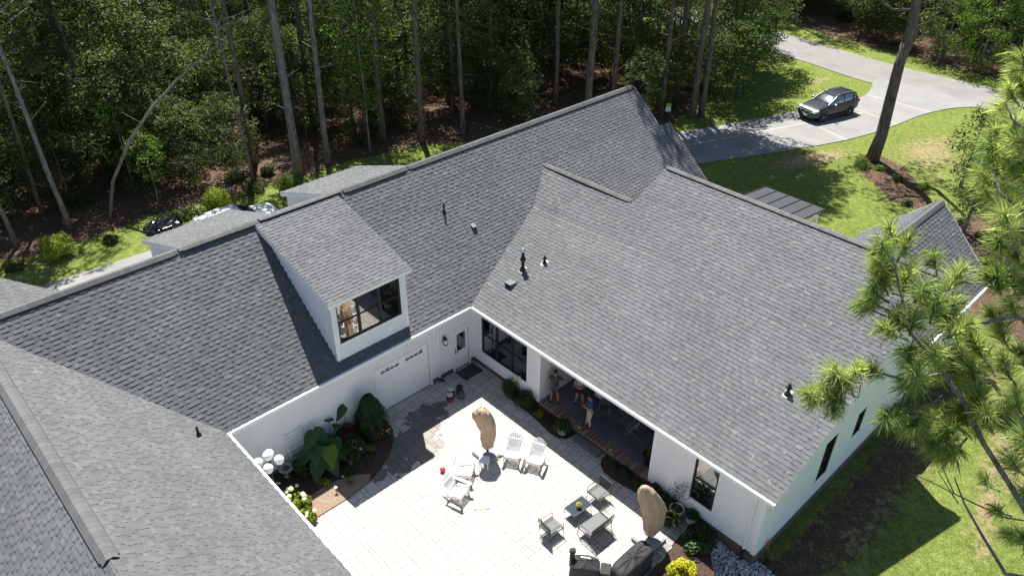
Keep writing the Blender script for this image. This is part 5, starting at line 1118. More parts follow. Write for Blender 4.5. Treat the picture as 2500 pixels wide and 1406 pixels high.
for i, ((x, y), a, lb) in enumerate(ADS):
    if i == 0: ad.location = (x, y, .003); ad.rotation_euler = (0, 0, R(a)); tag(ad, 'white slatted wooden chair, '+lb, None, 'white adirondack chairs'); ad['label'] = lb
    else: dup(ad, (x, y, .003), R(a), lb, 'white adirondack chairs')
ad['group'] = 'white adirondack chairs'
def armchair(wd=.62, label='x', name='patio_chair', cat='armchair'):
    t = thing(name, label, cat); D = .30; hw = wd/2     # local: x = forward
    m = MB(); m.bbox((-D+.03, -hw+.05, .37), (D-.02, hw-.05, .40), .01)
    for k in range(int(wd/.028)): y = -hw+.06+k*.028; m.box((-D+.04, y, .40), (D-.03, y+.016, .404)) if y < hw-.07 else None
    m.build('seat', 'wicker_seat', t)
    m = MB(); m.beam((-D+.02, 0, .42), (-D-.07, 0, .80), wd-.10, .02, up=(1, 0, .2)); m.build('backrest', 'wicker', t)
    m = MB()
    for s_ in (-1, 1): y = s_*hw; m.beam((-D-.01, y, .36), (D, y, .36), .03, .045); m.tube([(D, y*1.0, .36), (D+.005, y, .58), (D-.04, y, .62), (-D-.02, y, .62)], .014, 6); m.tube([(-D, y, .3), (-D-.08, y, .82)], .017, 6)
    m.beam((D-.01, -hw, .355), (D-.01, hw, .355), .03, .06); m.beam((-D, -hw, .355), (-D, hw, .355), .03, .06); m.beam((-D-.08, -hw, .82), (-D-.08, hw, .82), .03, .02); m.build('frame', 'wicker', t)
    for sx in (-1, 1):
        for s_ in (-1, 1): m = MB(); y = s_*hw; m.tube([(sx*(D-.01), y, .36), (sx*D, y, .2), (sx*(D+.03), y, 0)], [.018, .015, .012], 6); m.build('leg', 'wicker', t)
    return t
a1 = armchair(label='dark wicker armchair with its back to the lower garden bed'); a1.location = (-1.98, -9.50, .002); a1.rotation_euler = (0, 0, R(178)); a1['group'] = 'wicker armchairs'; freeze(a1)
dup(a1, (-4.42, -9.38, .002), R(-4), 'dark wicker armchair on the open side of the glass table', 'wicker armchairs')
a3 = armchair(1.12, 'dark wicker loveseat with a woven seat between table and grills', 'loveseat', 'bench'); a3.location = (-3.2, -10.4, .002); a3.rotation_euler = (0, 0, R(88))
t = thing('coffee_table', 'low dark metal table with a smoked glass top', 'table', (-3.05, -9.42, .002), R(-3)); m = MB(); m.bbox((-.42, -.24, .375), (.42, .24, .385), .003); m.build('tabletop', 'table_glass', t); m = MB()
for a, b in (((-.44, -.26), (.44, -.26)), ((.44, -.26), (.44, .26)), ((.44, .26), (-.44, .26)), ((-.44, .26), (-.44, -.26))): m.beam((*a, .372), (*b, .372), .03, .035)
m.build('frame', 'wicker', t)
for sx in (-1, 1):
    for sy in (-1, 1): m = MB(); m.tube([(sx*.43, sy*.25, .36), (sx*.435, sy*.255, .2), (sx*.45, sy*.27, 0)], [.016, .013, .011], 6); m.build('leg', 'wicker', t)
pot('flowerpot', 'yellow flowerpot with a yellow-green plant on the glass table', (-3.07, -9.47, .388), 'pot_yellow', wall_pot(.10, .17, .012), potleaf('leaf_gold', .10, .09, .15, .06, 220, 8), cat='flowerpot')
# covered cantilever umbrellas
def umbrella(label, loc, hgt, wid, lean, seed, ragged, rz):
    t = thing('covered_umbrella', label, 'umbrella', loc, rz); m = MB(); s_ = .47
    m.bbox((-.46, -.46, 0), (.46, .46, .15), .05); m.bbox((-.40, -.40, .15), (-.01, -.01, .165), .01); m.bbox((.01, .01, .15), (.40, .40, .165), .01); m.bbox((-.40, .01, .15), (-.01, .40, .165), .01); m.bbox((.01, -.40, .15), (.40, -.01, .165), .01)
    m.X = Matrix.Identity(4); bs_ = m.build('base', 'slab_grey', t); bs_.rotation_euler = (0, 0, -rz); m = MB(); m.tube([(0, 0, .1), (0, 0, hgt*.5)], .045, 10); m.build('pole', 'black', t)
    m = MB(); seg = 96; rows = 48; vs = []; r = random.Random(seed); fold = [r.uniform(0, 6) for _ in range(4)]
    tab = wid      # (height, left edge, right edge) of the drooping cover
    for i in range(rows+1):
        z = tab[0][0]+(tab[-1][0]-tab[0][0])*i/rows; q = i/rows
        for k in range(len(tab)-1):
            if tab[k][0] <= z <= tab[k+1][0]+1e-6: break
        f_ = (z-tab[k][0])/(tab[k+1][0]-tab[k][0]); f_ = f_*f_*(3-2*f_)*.5+f_*.5; l_ = tab[k][1]+(tab[k+1][1]-tab[k][1])*f_; r_ = tab[k][2]+(tab[k+1][2]-tab[k][2])*f_; c_, w_ = (l_+r_)/2, (r_-l_)/2
        for k in range(seg):
            a = 2*PI*k/seg; f = 1+.05*math.sin(3*a+fold[0]+q*4)-.13*abs(math.sin(4*a+fold[1]-q*2.2))**.7-.05*abs(math.sin(9*a+fold[2]+q*3))+.1; zz = z
            if ragged and i >= rows-1: zz = z+.06*math.sin(k*2.9+fold[3])+.03*math.sin(k*5.3)
            vs.append((c_+w_*f*math.cos(a), w_*.62*f*math.sin(a), zz))
    fs = [(i*seg+k, i*seg+(k+1) % seg, (i+1)*seg+(k+1) % seg, (i+1)*seg+k) for i in range(rows) for k in range(seg)]; fs += [tuple(rows*seg+k for k in range(seg))]
    m.add(vs, fs); m.build('cover', 'tan_cloth', t, smooth=True); return t
RZ = math.atan2(AR[1], AR[0])
umbrella('tan covered umbrella with a frayed top standing behind the adirondack chairs', (-3.53, -4.92, 0), 2.4, [(.28, -.10, .03), (.5, -.24, .24), (1.0, -.30, .31), (1.3, -.27, .33), (1.7, -.44, .32), (2.05, -.56, .24), (2.3, -.56, .14), (2.42, -.42, 0), (2.46, -.35, -.08)], 0, 1, True, RZ)
umbrella('tan covered umbrella towering behind the covered grills', (-2.08, -12.0, 0), 2.6, [(.32, -.12, .22), (.7, -.27, .40), (1.3, -.36, .46), (1.8, -.48, .42), (2.2, -.62, .22), (2.55, -.66, 0), (2.78, -.60, -.22), (2.86, -.5, -.35)], 0, 2, False, RZ)
# black cloth hanging round the first umbrella base lid
tag_ = thing('side_table', 'small white folding table between the umbrella base and the chair', 'table', (-4.1, -5.35, .002), R(-50)); m = MB(); m.bbox((-.2, -.2, .42), (.2, .2, .44), .01); m.build('tabletop', 'white_plastic', tag_)
for sx in (-1, 1):
    for sy in (-1, 1): m = MB(); m.beam((sx*.17, sy*.17, .42), (sx*.17, sy*.17, 0), .03); m.build('leg', 'white_plastic', tag_)
def cloth(label, name, loc, rz, lx, ly, h, extra, seed, mat='grill_cloth', hump=None):
    # a fitted cover: rounded top that drapes to the ground in folds
    t = thing(name, label, 'grill', loc, rz); m = MB(); nu, nv = 72, 14; r = random.Random(seed); f = [r.uniform(0, 6) for _ in range(6)]; vs = []
    for j in range(nv+1):
        q = j/nv
        for i in range(nu):
            a = 2*PI*i/nu; c, s_ = math.cos(a), math.sin(a); p = 5.0; rr = 1/((abs(c)**p+abs(s_)**p)**(1/p))
            if q <= .45: k = q/.45; x = lx/2*rr*c*k; y = ly/2*rr*s_*k; z = h*(1-.10*k**3)-.045*math.sin(k*PI)*abs(math.sin(4*a+f[0]))
            else: k = (q-.45)/.55; z = h*(.90-.88*k); g = 1+.02*k+(.035*math.sin(9*a+f[1])+.03*math.sin(17*a+f[2]+k*2))*k; x = lx/2*rr*c*g; y = ly/2*rr*s_*g
            if hump and q <= .7: z += hump[2]*math.exp(-(((x-hump[0])/hump[1])**2))*max(0, 1-(q/.7)**3)
            vs.append((x, y, z))
    fs = [(j*nu+i, j*nu+(i+1) % nu, (j+1)*nu+(i+1) % nu, (j+1)*nu+i) for j in range(nv) for i in range(nu)]; m.add(vs, fs); m.build('cover', mat, t, smooth=True); return t
g1 = cloth('large grill under a black cloth cover gathered at the middle of its top', 'covered_grill', (-3.72, -12.5, 0), R(0), 1.75, .66, 1.10, None, 3)
m = MB()
for i in range(12): a = i*PI/6; m.tube([(0, 0, 1.10), (math.cos(a)*.14, math.sin(a)*.12, 1.075), (math.cos(a)*.42, math.sin(a)*.27, 1.03)], [.018, .014, .004], 5)
m.build('pleats', 'grill_cloth', g1)
g2 = cloth('round black covered smoker grill with a chimney and a side shelf', 'covered_smoker', (-5.02, -11.52, 0), R(-53), 1.0, .62, .98, None, 5, hump=(0, .42, .12))
m = MB(); m.tube([(-.46, .12, .55), (-.46, .12, .95), (-.46, .12, 1.28)], [.09, .085, .08], 14); m.lathe([(.10, 1.24), (.115, 1.27), (.11, 1.36), (.06, 1.39)], (-.46, .12, 0), 14); m.build('chimney', 'grill_cloth', g2, smooth=True)
m = MB(); m.bbox((.52, -.22, .12), (.88, .24, .80), .04); m.build('side_shelf', 'grill_cloth', g2)
def text(body, size, X, mat, parent, name='lettering', th=.002):
    c = bpy.data.curves.new(name, 'FONT'); c.body = body; c.size = size; c.extrude = th; c.align_x = 'CENTER'; c.align_y = 'CENTER'; o = bpy.data.objects.new(name, c); COL.objects.link(o)
    dg = bpy.context.evaluated_depsgraph_get(); me = bpy.data.meshes.new_from_object(o.evaluated_get(dg)); bpy.data.objects.remove(o); me.materials.clear(); me.materials.append(M[mat]); me.transform(X); return link(name, me, parent)
text('TRAEGER', .085, Matrix.Translation((.0, .10, 1.108)) @ Matrix.Rotation(R(180), 4, 'Z'), 'white_plastic', g2)
# balls and small things
def single(name, label, cat, m, mat, loc, smooth=False, rz=0): o = m.build(name, mat, None, smooth); o.location = loc; o.rotation_euler = (0, 0, rz); return tag(o, label, cat)
m = MB(); m.ball((0, 0, .115), .115, 20); single('ball', 'red rubber ball lying on the sunny pavers', 'ball', m, 'ball_red', (-5.45, -4.4, 0), True)
m = MB(); m.ball((0, 0, .04), .04, 12); single('tennis_ball', 'little green ball beside the umbrella base', 'ball', m, 'ball_green', (-3.42, -5.42, 0), True)
t = thing('garden_tool', 'short hand tool with a yellow grip lying on the pavers', 'tool', (-5.55, -6.85, .012), R(-38)); m = MB(); m.beam((-.15, 0, 0), (.13, 0, 0), .035, .03); m.build('grip', 'tool_yellow', t)
m = MB(); m.prism([(-.3, .0), (-.24, .035), (-.15, .015), (-.15, -.015), (-.22, -.03)], -.008, .008); m.prism([(.13, .015), (.2, .01), (.25, .05), (.31, .04), (.31, -.01), (.22, -.03), (.13, -.015)], -.008, .008); m.build('blade', 'grey_plastic', t)
# tins, bucket and jug near the door
def can(name, label, cat, loc, r, h, mat, lid=None, band=None, dx=None):
    t = thing(name, label, cat, loc); m = MB(); m.lathe([(r*.94, 0), (r, .02), (r, h-.02), (r*1.03, h), (r*.97, h+.008), (r*.94, h-.02)] if lid is None else [(r*.94, 0), (r, .02), (r, h-.02), (r*1.04, h)], (0, 0, 0), 22); m.build('body', mat, t, smooth=False)
    if lid: m = MB(); m.lathe([(r*1.06, h), (r*1.06, h+.02), (r*.86, h+.025), (r*.84, h+.008), (.02, h+.012)], (0, 0, 0), 22); m.build('lid', lid, t)
    else: m = MB(); m.lathe([(.01, h*.35), (r*.93, h*.35+.002)], (0, 0, 0), 18); m.build('inside', 'pot_black', t)
    return t
can('paint_can', 'red and black canister with a silver lid, front one by the jug', 'canister', (-2.62, -1.42, 0), .15, .34, 'cooler_red', 'steel'); m = MB(); m.lathe([(.152, .18), (.158, .34), (.150, .345)], (0, 0, 0), 22)
x = m.build('band', 'pot_black', [o for o in bpy.data.objects if o.name.startswith('paint_can')][-1])
can('paint_can', 'black canister with a silver lid behind the red one', 'canister', (-2.36, -1.18, 0), .16, .36, 'pot_black', 'steel')
can('bucket', 'open black bucket nearest the door mat', 'bucket', (-1.98, -1.32, 0), .15, .36, 'pot_black')
can('water_can', 'dark grey can in front of the open black bucket', 'canister', (-2.12, -1.62, 0), .14, .30, 'grey_plastic')
t = thing('door_mat', 'black patterned rubber mat in front of the back door', 'mat', (-.72, -.5, .004), R(0)); m = MB(); m.bbox((-.52, -.4, 0), (.52, .36, .015), .004); m.build('mat', 'pot_black', t); m = MB(); r = random.Random(2)
for i in range(9):
    for j in range(6): x = -.42+i*.105; y = -.3+j*.11; m.lathe([(.028, .0155), (.02, .018), (.001, .0185)], (x, y, 0), 6) if r.random() < .75 else None
m.build('pattern', 'grey_plastic', t)
# five-globe lamp post
t = thing('lamp_post', 'black lamp post with five white globes beside the left roof edge', 'lamp post', (-11.0, -1.47, .02)); t.scale = (1.2,)*3; m = MB(); m.lathe([(.12, 0), (.11, .1), (.05, .2), (.035, .4), (.032, 1.7), (.05, 1.72), (.03, 1.8), (.03, 1.98)], (0, 0, 0), 12)
for k in range(4):
    a = PI/4+k*PI/2+.25; c, s_ = math.cos(a), math.sin(a); m.tube([(0, 0, 1.55), (c*.15, s_*.15, 1.50), (c*.28, s_*.28, 1.60), (c*.30, s_*.30, 1.74)], .017, 6); m.lathe([(.03, 1.72), (.085, 1.76), (.07, 1.79)], (c*.30, s_*.30, 0), 10)
m.lathe([(.03, 1.95), (.085, 1.99), (.07, 2.02)], (0, 0, 0), 10); m.build('pole', 'black', t)
for k in range(5):
    a = PI/4+k*PI/2+.25; c, s_, z = (0, 0, 2.14) if k == 4 else (math.cos(a)*.3, math.sin(a)*.3, 1.91); m = MB(); m.ball((c, s_, z), .15, 20, sz=1.08); m.build('globe', 'lamp_glass', t, smooth=True)
t = thing('bird_bath', 'pale oval bowl with plants and pebbles standing beside the lamp post', 'bird bath', (-10.05, -.45, .02)); m = MB(); m.lathe([(.14, 0), (.06, .06), (.05, .3), (.12, .36), (.30, .45), (.31, .47), (.27, .45), (.1, .39)], (0, 0, 0), 22); m.build('bowl', 'stone_grey', t, smooth=True); potleaf('leaf_bright', .14, .1, .43, .07, 90, 4)(t)
# trellis
t = thing('trellis', 'white wooden trellis ladder leaning on the wall behind the heart-shaped leaves', 'trellis', (-9.35, -.12, .02), R(0)); m = MB()
for x in (-.34, .34): m.beam((x, -.22, 0), (x, .06, 1.75), .045, .03)
for k in range(7): z = .2+k*.24; m.beam((-.34, -.22+.28*z/1.75, z), (.34, -.22+.28*z/1.75, z), .035, .02)
m.build('frame', 'white_plastic', t)
m = MB()
for k in range(5): z = .3+k*.1; m.tube([(-.3, -.2, z), (-.15, -.24, z+.12), (0, -.2, z+.03), (.1, -.22, z+.2)], .01, 5)
m.build('vine', 'bark_dark', t)
# hose with a round solar light
P_ = [at(770, 1216, .03), at(790, 1224, .03), at(805, 1226, .03), at(818, 1222, .03), at(823, 1210, .03), at(822, 1202, .05)]; m = MB(); m.tube([p-P_[0] for p in P_], .018, 8); single('hose', 'pale green garden hose curving over the sunlit mulch', 'hose', m, 'hose', P_[0], True)
p = at(821, 1199, .08); t = thing('path_light', 'small white round path light at the end of the hose', 'garden light', (p.x, p.y, .03)); m = MB(); m.tube([(0, 0, 0), (0, 0, .22)], .012, 6); m.build('stake', 'black', t); m = MB(); m.ball((0, 0, .26), .07, 14, sz=.8); m.build('globe', 'lamp_glass', t, smooth=True)
m = MB(); m.ball((0, 0, .04), .06, 8, sz=.6); single('stone', 'single pale stone on the dark mulch below the bright leaf', 'stone', m, 'pot_white', (-8.5, -2.0, .05))
# hose reel on the outer corner and a thin stake
t = thing('hose_hanger', 'coiled hose hanging low on the outer brick corner', 'hose', (.75, -15.06, .25)); m = MB()
for k in range(3): m.tube([(math.cos(a*PI/6)*(.13+.02*k), -.02-.02*k, math.sin(a*PI/6)*(.13+.02*k)) for a in range(13)], .012, 6)
m.tube([(.1, -.03, -.1), (.12, -.1, -.35), (-.1, -.4, -.5)], .012, 6); m.build('coil', 'terracotta', t)
m = MB(); m.tube([(0, 0, 0), (0, 0, .95)], .01, 6); single('stake', 'thin metal stake in front of the brick base near the gravel', 'stake', m, 'steel', (-.28, -13.75, -.25))
# things on the porch
def folding(label, loc, rz):
    t = thing('folding_chair', label, 'chair', loc, rz); m = MB()
    for k in range(6): m.beam((.2-k*.075, -.21, .44), (.2-k*.075, .21, .44), .05, .015)
    m.build('seat', 'chair_grey', t); m = MB()
    for k in range(7): y = -.2+k*.066; m.beam((-.2, y, .5), (-.30, y, .92), .04, .015, up=(1, 0, 0))
    m.beam((-.3, -.23, .92), (-.3, .23, .92), .03, .05); m.build('backrest', 'chair_grey', t)
    for s_ in (-1, 1):
        for a, b in (((.25, 0), (-.3, .92)), ((-.25, 0), (.22, .44))): m = MB(); m.beam((a[0], s_*.23, a[1]), (b[0], s_*.23, b[1]), .028, .035); m.build('leg', 'chair_grey', t)
    return t
folding('grey slatted folding chair on the porch behind the man in khakis', (1.75, -6.6, .302), R(200)); folding('grey folding chair lower on the dark porch', (1.45, -8.3, .302), R(120)); folding('grey folding chair in the middle of the porch, half under the eave', (1.9, -7.5, .302), R(160))
t = thing('ottoman', 'pale cushion stool at the porch back under the eave', 'stool', (2.05, -6.15, .302)); m = MB(); m.bbox((-.26, -.26, .25), (.26, .26, .55), .07); m.build('cushion', 'pot_white', t, smooth=True); m = MB(); [m.beam((a*.18, b*.18, 0), (a*.18, b*.18, .26), .04) for a in (-1, 1) for b in (-1, 1)]; m.build('leg_frame', 'black', t)
# black tarp heap, sign on the wood edge
p = at(397, 556); t = thing('tarp_pile', 'crumpled shiny black plastic heap on the far grass', 'tarp', (p.x, p.y, -.03)); m = MB(); r = random.Random(5); nx = 22; vs = []
for i in range(nx+1):
    for j in range(nx+1):
        x = (i/nx-.5)*2.3; y = (j/nx-.5)*1.7; q = max(0, 1-(x/1.15)**2-(y/.85)**2); vs.append((x+r.uniform(-.06, .06), y+r.uniform(-.06, .06), q**.5*.45+r.uniform(-.09, .1)*(q > 0)))
m.add(vs, [(i*(nx+1)+j, i*(nx+1)+j+1, (i+1)*(nx+1)+j+1, (i+1)*(nx+1)+j) for i in range(nx) for j in range(nx) if ((i/nx-.5)*2)**2+((j/nx-.5)*2)**2 < 1.0]); m.bbox((-.5, -.75, .3), (.35, -.1, .36), .01); m.build('sheet', 'tarp_black', t)
p = at(1629, 285); t = thing('yard_sign', 'small green and white yard sign at the wood edge beside the roof', 'sign', (p.x, p.y, -.03), R(-40)); m = MB(); m.beam((0, 0, 0), (0, 0, .8), .02); m.build('post', 'steel', t); m = MB(); m.bbox((-.2, -.012, .45), (.2, .012, .85), .004); m.build('panel', 'white_plastic', t); m = MB(); m.bbox((-.2, -.016, .85), (.2, .016, 1.1), .004); m.build('header', 'sign_green', t)

# ================================================================== VEHICLES (x = forward)
def loft(m, st, seg_pts):
    # st: list of (x, [ (y,z) half profile from bottom centre to top centre ])
    rows = []
    for x, prof in st: rows.append([(x, y, z) for y, z in prof]+[(x, -y, z) for y, z in prof[::-1]])
    n = len(rows[0]); vs = [p for r_ in rows for p in r_]
    fs = [(i*n+k, i*n+(k+1) % n, (i+1)*n+(k+1) % n, (i+1)*n+k) for i in range(len(rows)-1) for k in range(n)]+[tuple(range(n))[::-1], tuple((len(rows)-1)*n+k for k in range(n))]
    m.add(vs, fs)
def subd(o, lv=2):
    md = o.modifiers.new('s', 'SUBSURF'); md.levels = lv; md.render_levels = lv; dg = bpy.context.evaluated_depsgraph_get(); me = bpy.data.meshes.new_from_object(o.evaluated_get(dg)); o.modifiers.clear(); o.data = me
    me.polygons.foreach_set('use_smooth', [True]*len(me.polygons)); return o
def wheels(t, xs, hw, r, rimmat='rim'):
    for x in xs:
        for s_ in (-1, 1):
            y = s_*hw; X = Matrix.Translation((x, y, r)) @ Matrix.Rotation(PI/2*s_, 4, 'X')
            m = MB(); m.X = X; m.lathe([(r*.62, -.11), (r*.92, -.11), (r, -.07), (r, .07), (r*.92, .11), (r*.62, .11), (r*.62, .02)], (0, 0, 0), 28); w_ = m.build('wheel', 'tyre', t, smooth=False)
            m = MB(); m.X = X @ Matrix.Rotation(PI, 4, 'X'); m.lathe([(r*.64, .05), (r*.64, .10), (r*.60, .11), (r*.58, .06)], (0, 0, 0), 28)
            for k in range(7): a = k*2*PI/7; m.beam((.03*math.cos(a), .03*math.sin(a), .085), (r*.6*math.cos(a), r*.6*math.sin(a), .09), .055, .02)
            m.lathe([(.06, .08), (.055, .11), (.001, .115)], (0, 0, 0), 12); m.build('rim', rimmat, w_)
            m = MB(); m.X = X; m.lathe([(r*.58, -.02), (r*.58, 0)], (0, 0, 0), 20); m.build('brake', 'black', w_)
def suv(label, loc, rz, paint, name='parked_suv', L=4.55, roofrails=True, sc=1):
    t = thing(name, label, 'car', loc, rz); t.scale = (sc,)*3
    # closed lower body
    def pr(w, zb, zt, cw=.0): return [(0, zb), (w*.8, zb), (w*.97, zb+.10), (w, zb+.32), (w*.985, (zb+zt)/2+.08), (w*.93, zt-.05), (w*.80, zt+cw*.6), (w*.4, zt+cw), (0, zt+cw*1.15)]
    st = [(2.27, pr(.62, .38, .66)), (2.2, pr(.78, .26, .80)), (2.0, pr(.87, .22, .90, .02)), (1.5, pr(.915, .22, .99, .035)), (1.0, pr(.92, .22, 1.06, .04)), (.72, pr(.92, .22, 1.10, .03)), (0, pr(.92, .22, 1.12, .02)), (-.9, pr(.92, .22, 1.15, .02)), (-1.6, pr(.92, .24, 1.19, .02)), (-2.05, pr(.88, .28, 1.20, .02)), (-2.22, pr(.82, .36, 1.12)), (-2.28, pr(.74, .45, .98))]
    m = MB(); loft(m, st, 0); subd(m.build('body', paint, t), 2)
    gh = [(.86, 1.03, .72), (.10, 1.52, .60), (-.4, 1.62, .58), (-1.2, 1.63, .58), (-1.75, 1.57, .56), (-2.12, 1.16, .70)]
    m = MB(); st2 = [(.88, [(0, .95), (.76, .95), (.78, 1.06), (.74, 1.10), (.3, 1.11), (0, 1.11)]), (.5, [(0, .95), (.80, .95), (.81, 1.12), (.70, 1.30), (.35, 1.33), (0, 1.34)]), (.08, [(0, .95), (.82, .95), (.82, 1.14), (.63, 1.52), (.35, 1.56), (0, 1.57)]), (-.5, [(0, .95), (.83, .95), (.83, 1.16), (.60, 1.60), (.35, 1.63), (0, 1.64)]), (-1.3, [(0, .95), (.82, .95), (.82, 1.18), (.59, 1.59), (.35, 1.62), (0, 1.63)]), (-1.8, [(0, .95), (.79, .95), (.79, 1.20), (.57, 1.53), (.3, 1.56), (0, 1.57)]), (-2.16, [(0, .95), (.72, .95), (.72, 1.16), (.62, 1.20), (.3, 1.22), (0, 1.22)])]
    loft(m, st2, 0); subd(m.build('windows' if roofrails else 'upper_body', 'car_glass' if roofrails else paint, t), 2)
    if not roofrails: q = MB(); q.quad((.93, -.62, 1.13), (.93, .62, 1.13), (.16, .50, 1.60), (.16, -.50, 1.60)); q.build('windscreen', 'car_glass', t)
    m = MB()        # roof skin
    vs = []
    for x, z, w_ in ((.10, 1.555, .50), (-.1, 1.60, .54), (-.5, 1.645, .56), (-1.0, 1.652, .56), (-1.5, 1.615, .55), (-1.85, 1.56, .53), (-1.98, 1.50, .50)):
        for f in (-1, -.6, 0, .6, 1): vs.append((x, w_*f, z+.012-.045*abs(f)**3))
    m.add(vs, [(i*5+k, i*5+k+1, i*5+k+6, i*5+k+5) for i in range(6) for k in range(4)]); m.build('roof', paint, t, smooth=True)
    m = MB()
    for s_ in (-1, 1):
        m.tube([(.90, s_*.70, 1.09), (.5, s_*.69, 1.32), (.08, s_*.60, 1.55), (-.1, s_*.57, 1.585)], .032, 6); m.tube([(-.62, s_*.83, 1.12), (-.66, s_*.60, 1.60)], .028, 6); m.tube([(-1.5, s_*.80, 1.15), (-1.78, s_*.58, 1.56)], .06, 6); m.tube([(-2.1, s_*.70, 1.16), (-1.9, s_*.56, 1.52)], .045, 6)
    m.split('pillar', paint, t, .03)
    if roofrails:
        for s_ in (-1, 1): m = MB(); m.tube([(.05, s_*.555, 1.57), (-.15, s_*.565, 1.65), (-.9, s_*.57, 1.69), (-1.55, s_*.555, 1.64), (-1.75, s_*.54, 1.58)], .02, 6); m.build('roof_rail', 'chrome', t, smooth=True)
    for s_ in (-1, 1):
        m = MB(); m.lathe([(.01, -.11), (.09, -.07), (.10, .03), (.06, .10), (.01, .12)], (0, 0, 0), 10); m.X = Matrix.Translation((.55, s_*1.0, 1.12)) @ Matrix.Rotation(PI/2, 4, 'X'); mm = MB(); mm.X = Matrix.Translation((.55, s_*1.0, 1.13)) @ Matrix.Rotation(PI/2, 4, 'X') @ Matrix.Diagonal((.8, .9, 1, 1)); mm.lathe([(.01, -.12), (.09, -.08), (.10, .03), (.06, .10), (.01, .12)], (0, 0, 0), 12); mm.X = Matrix.Identity(4); mm.beam((.56, s_*.83, 1.08), (.56, s_*.95, 1.11), .05, .03); mm.build('side_mirror', 'chrome' if paint == 'car_grey' else paint, t, smooth=True)
        m = MB(); m.ball((0, 0, 0), .16, 14); hl = MB(); hl.X = Matrix.Translation((2.03, s_*.66, .80)) @ Matrix.Rotation(s_*-.5, 4, 'Z') @ Matrix.Rotation(.35, 4, 'Y') @ Matrix.Diagonal((1.5, .95, .62, 1)); hl.ball((0, 0, 0), .17, 16); hl.build('headlight', 'headlight', t, smooth=True)
        m = MB(); m.bbox((-2.27, s_*.74-.10, .86), (-2.10, s_*.74+.10, 1.06), .03); m.build('tail_light', 'red_cloth', t)
        m = MB()
        for x in (1.38, -1.32): m.X = Matrix.Translation((x, s_*.86, .345)) @ Matrix.Rotation(PI/2, 4, 'X'); m.lathe([(.41, -.075), (.41, .075)], (0, 0, 0), 24)
        m.X = Matrix.Identity(4); m.bbox((-1.0, s_*.905-.03, .20), (1.0, s_*.905+.02, .33), .02); m.build('wheel_arch', 'black', t)
    m = MB(); m.bbox((2.14, -.42, .56), (2.262, .42, .76), .03); m.bbox((2.12, -.55, .27), (2.24, .55, .42), .03); gr = m.build('grille', 'black', t)
    m = MB(); m.tube([(2.275, -.46, .76), (2.29, -.36, .60), (2.30, 0, .54), (2.29, .36, .60), (2.275, .46, .76)], .016, 6); m.X = Matrix.Translation((2.275, 0, .68)) @ Matrix.Rotation(PI/2, 4, 'Y'); m.tube([(.075*math.cos(a*PI/8), .10*math.sin(a*PI/8), 0) for a in range(17)], .012, 6); m.tube([(-.05, -.09, 0), (.0, 0, 0), (-.05, .09, 0)], .01, 5); m.build('emblem', 'chrome', gr, smooth=True)
    m = MB(); m.bbox((2.265, -.16, .40), (2.285, .16, .52), .003); m.build('licence_plate', 'white_plastic', t)
    m = MB(); m.beam((.93, -.6, 1.085), (.80, -.05, 1.12), .02); m.beam((.93, .1, 1.085), (.80, .6, 1.12), .02); m.build('wiper', 'black', t)
    wheels(t, (1.38, -1.32), .83, .345); return t
fw = at(2004.6, 298.6); rw = at(2068.3, 281.6); hd = math.atan2(fw.y-rw.y, fw.x-rw.x); mid = (fw+rw)/2
nrm = Vector((-math.sin(hd), math.cos(hd), 0)); 
if nrm.dot(AR) > 0 and False: nrm = -nrm
side = Vector((-.25, 1, 0)).normalized(); cpos = mid+Vector((math.cos(hd), math.sin(hd), 0))*-.03
nn = nrm if nrm.y > 0 else -nrm
cpos = cpos+nn*.88
suv('dark grey family car parked on the pale driveway', (cpos.x, cpos.y, .02), hd, 'car_grey', sc=1.12)
w2 = suv('white family car half hidden behind the far dormer roof', (-2.55, 17.95, .012), 0, 'car_white', L=4.8, roofrails=False, sc=1.15)
m = MB()
for k in range(5): y = -.34+k*.17; m.lathe([(.03, 0), (.025, .03), (.001, .035)], (-.02, y, 1.61-.02*abs(k-2)), 6)
m.build('marker_light', 'black', w2)

# ================================================================== PEOPLE
def skin(name, mat, parent, chains, lv=2):
    # chains: list of lists of (x,y,z,r); shared joints (same coordinates) are welded; first vertex is the root
    V = []; E = []; Rr = []; idx = {}
    for ch in chains:
        prev = None
        for (x, y, z, r_) in ch:
            k = (round(x, 4), round(y, 4), round(z, 4))
            if k not in idx: idx[k] = len(V); V.append((x, y, z)); Rr.append(r_)
            if prev is not None and prev != idx[k]: E.append((prev, idx[k]))
            prev = idx[k]
    me = bpy.data.meshes.new(name); me.from_pydata(V, E, []); o = bpy.data.objects.new(name, me); COL.objects.link(o)
    bm = bmesh.new(); bm.from_mesh(me); lay = bm.verts.layers.skin.verify(); bm.verts.ensure_lookup_table()
    for i, r_ in enumerate(Rr): bm.verts[i][lay].radius = r_ if isinstance(r_, tuple) else (r_, r_); bm.verts[i][lay].use_root = (i == 0)
    bm.to_mesh(me); bm.free(); md = o.modifiers.new('k', 'SKIN'); md.use_smooth_shade = True
    s2 = o.modifiers.new('s', 'SUBSURF'); s2.levels = lv; s2.render_levels = lv
    dg = bpy.context.evaluated_depsgraph_get(); nm = bpy.data.meshes.new_from_object(o.evaluated_get(dg)); bpy.data.objects.remove(o)
    nm.materials.clear(); nm.materials.append(M[mat]); nm.polygons.foreach_set('use_smooth', [True]*len(nm.polygons)); return link(name, nm, parent)
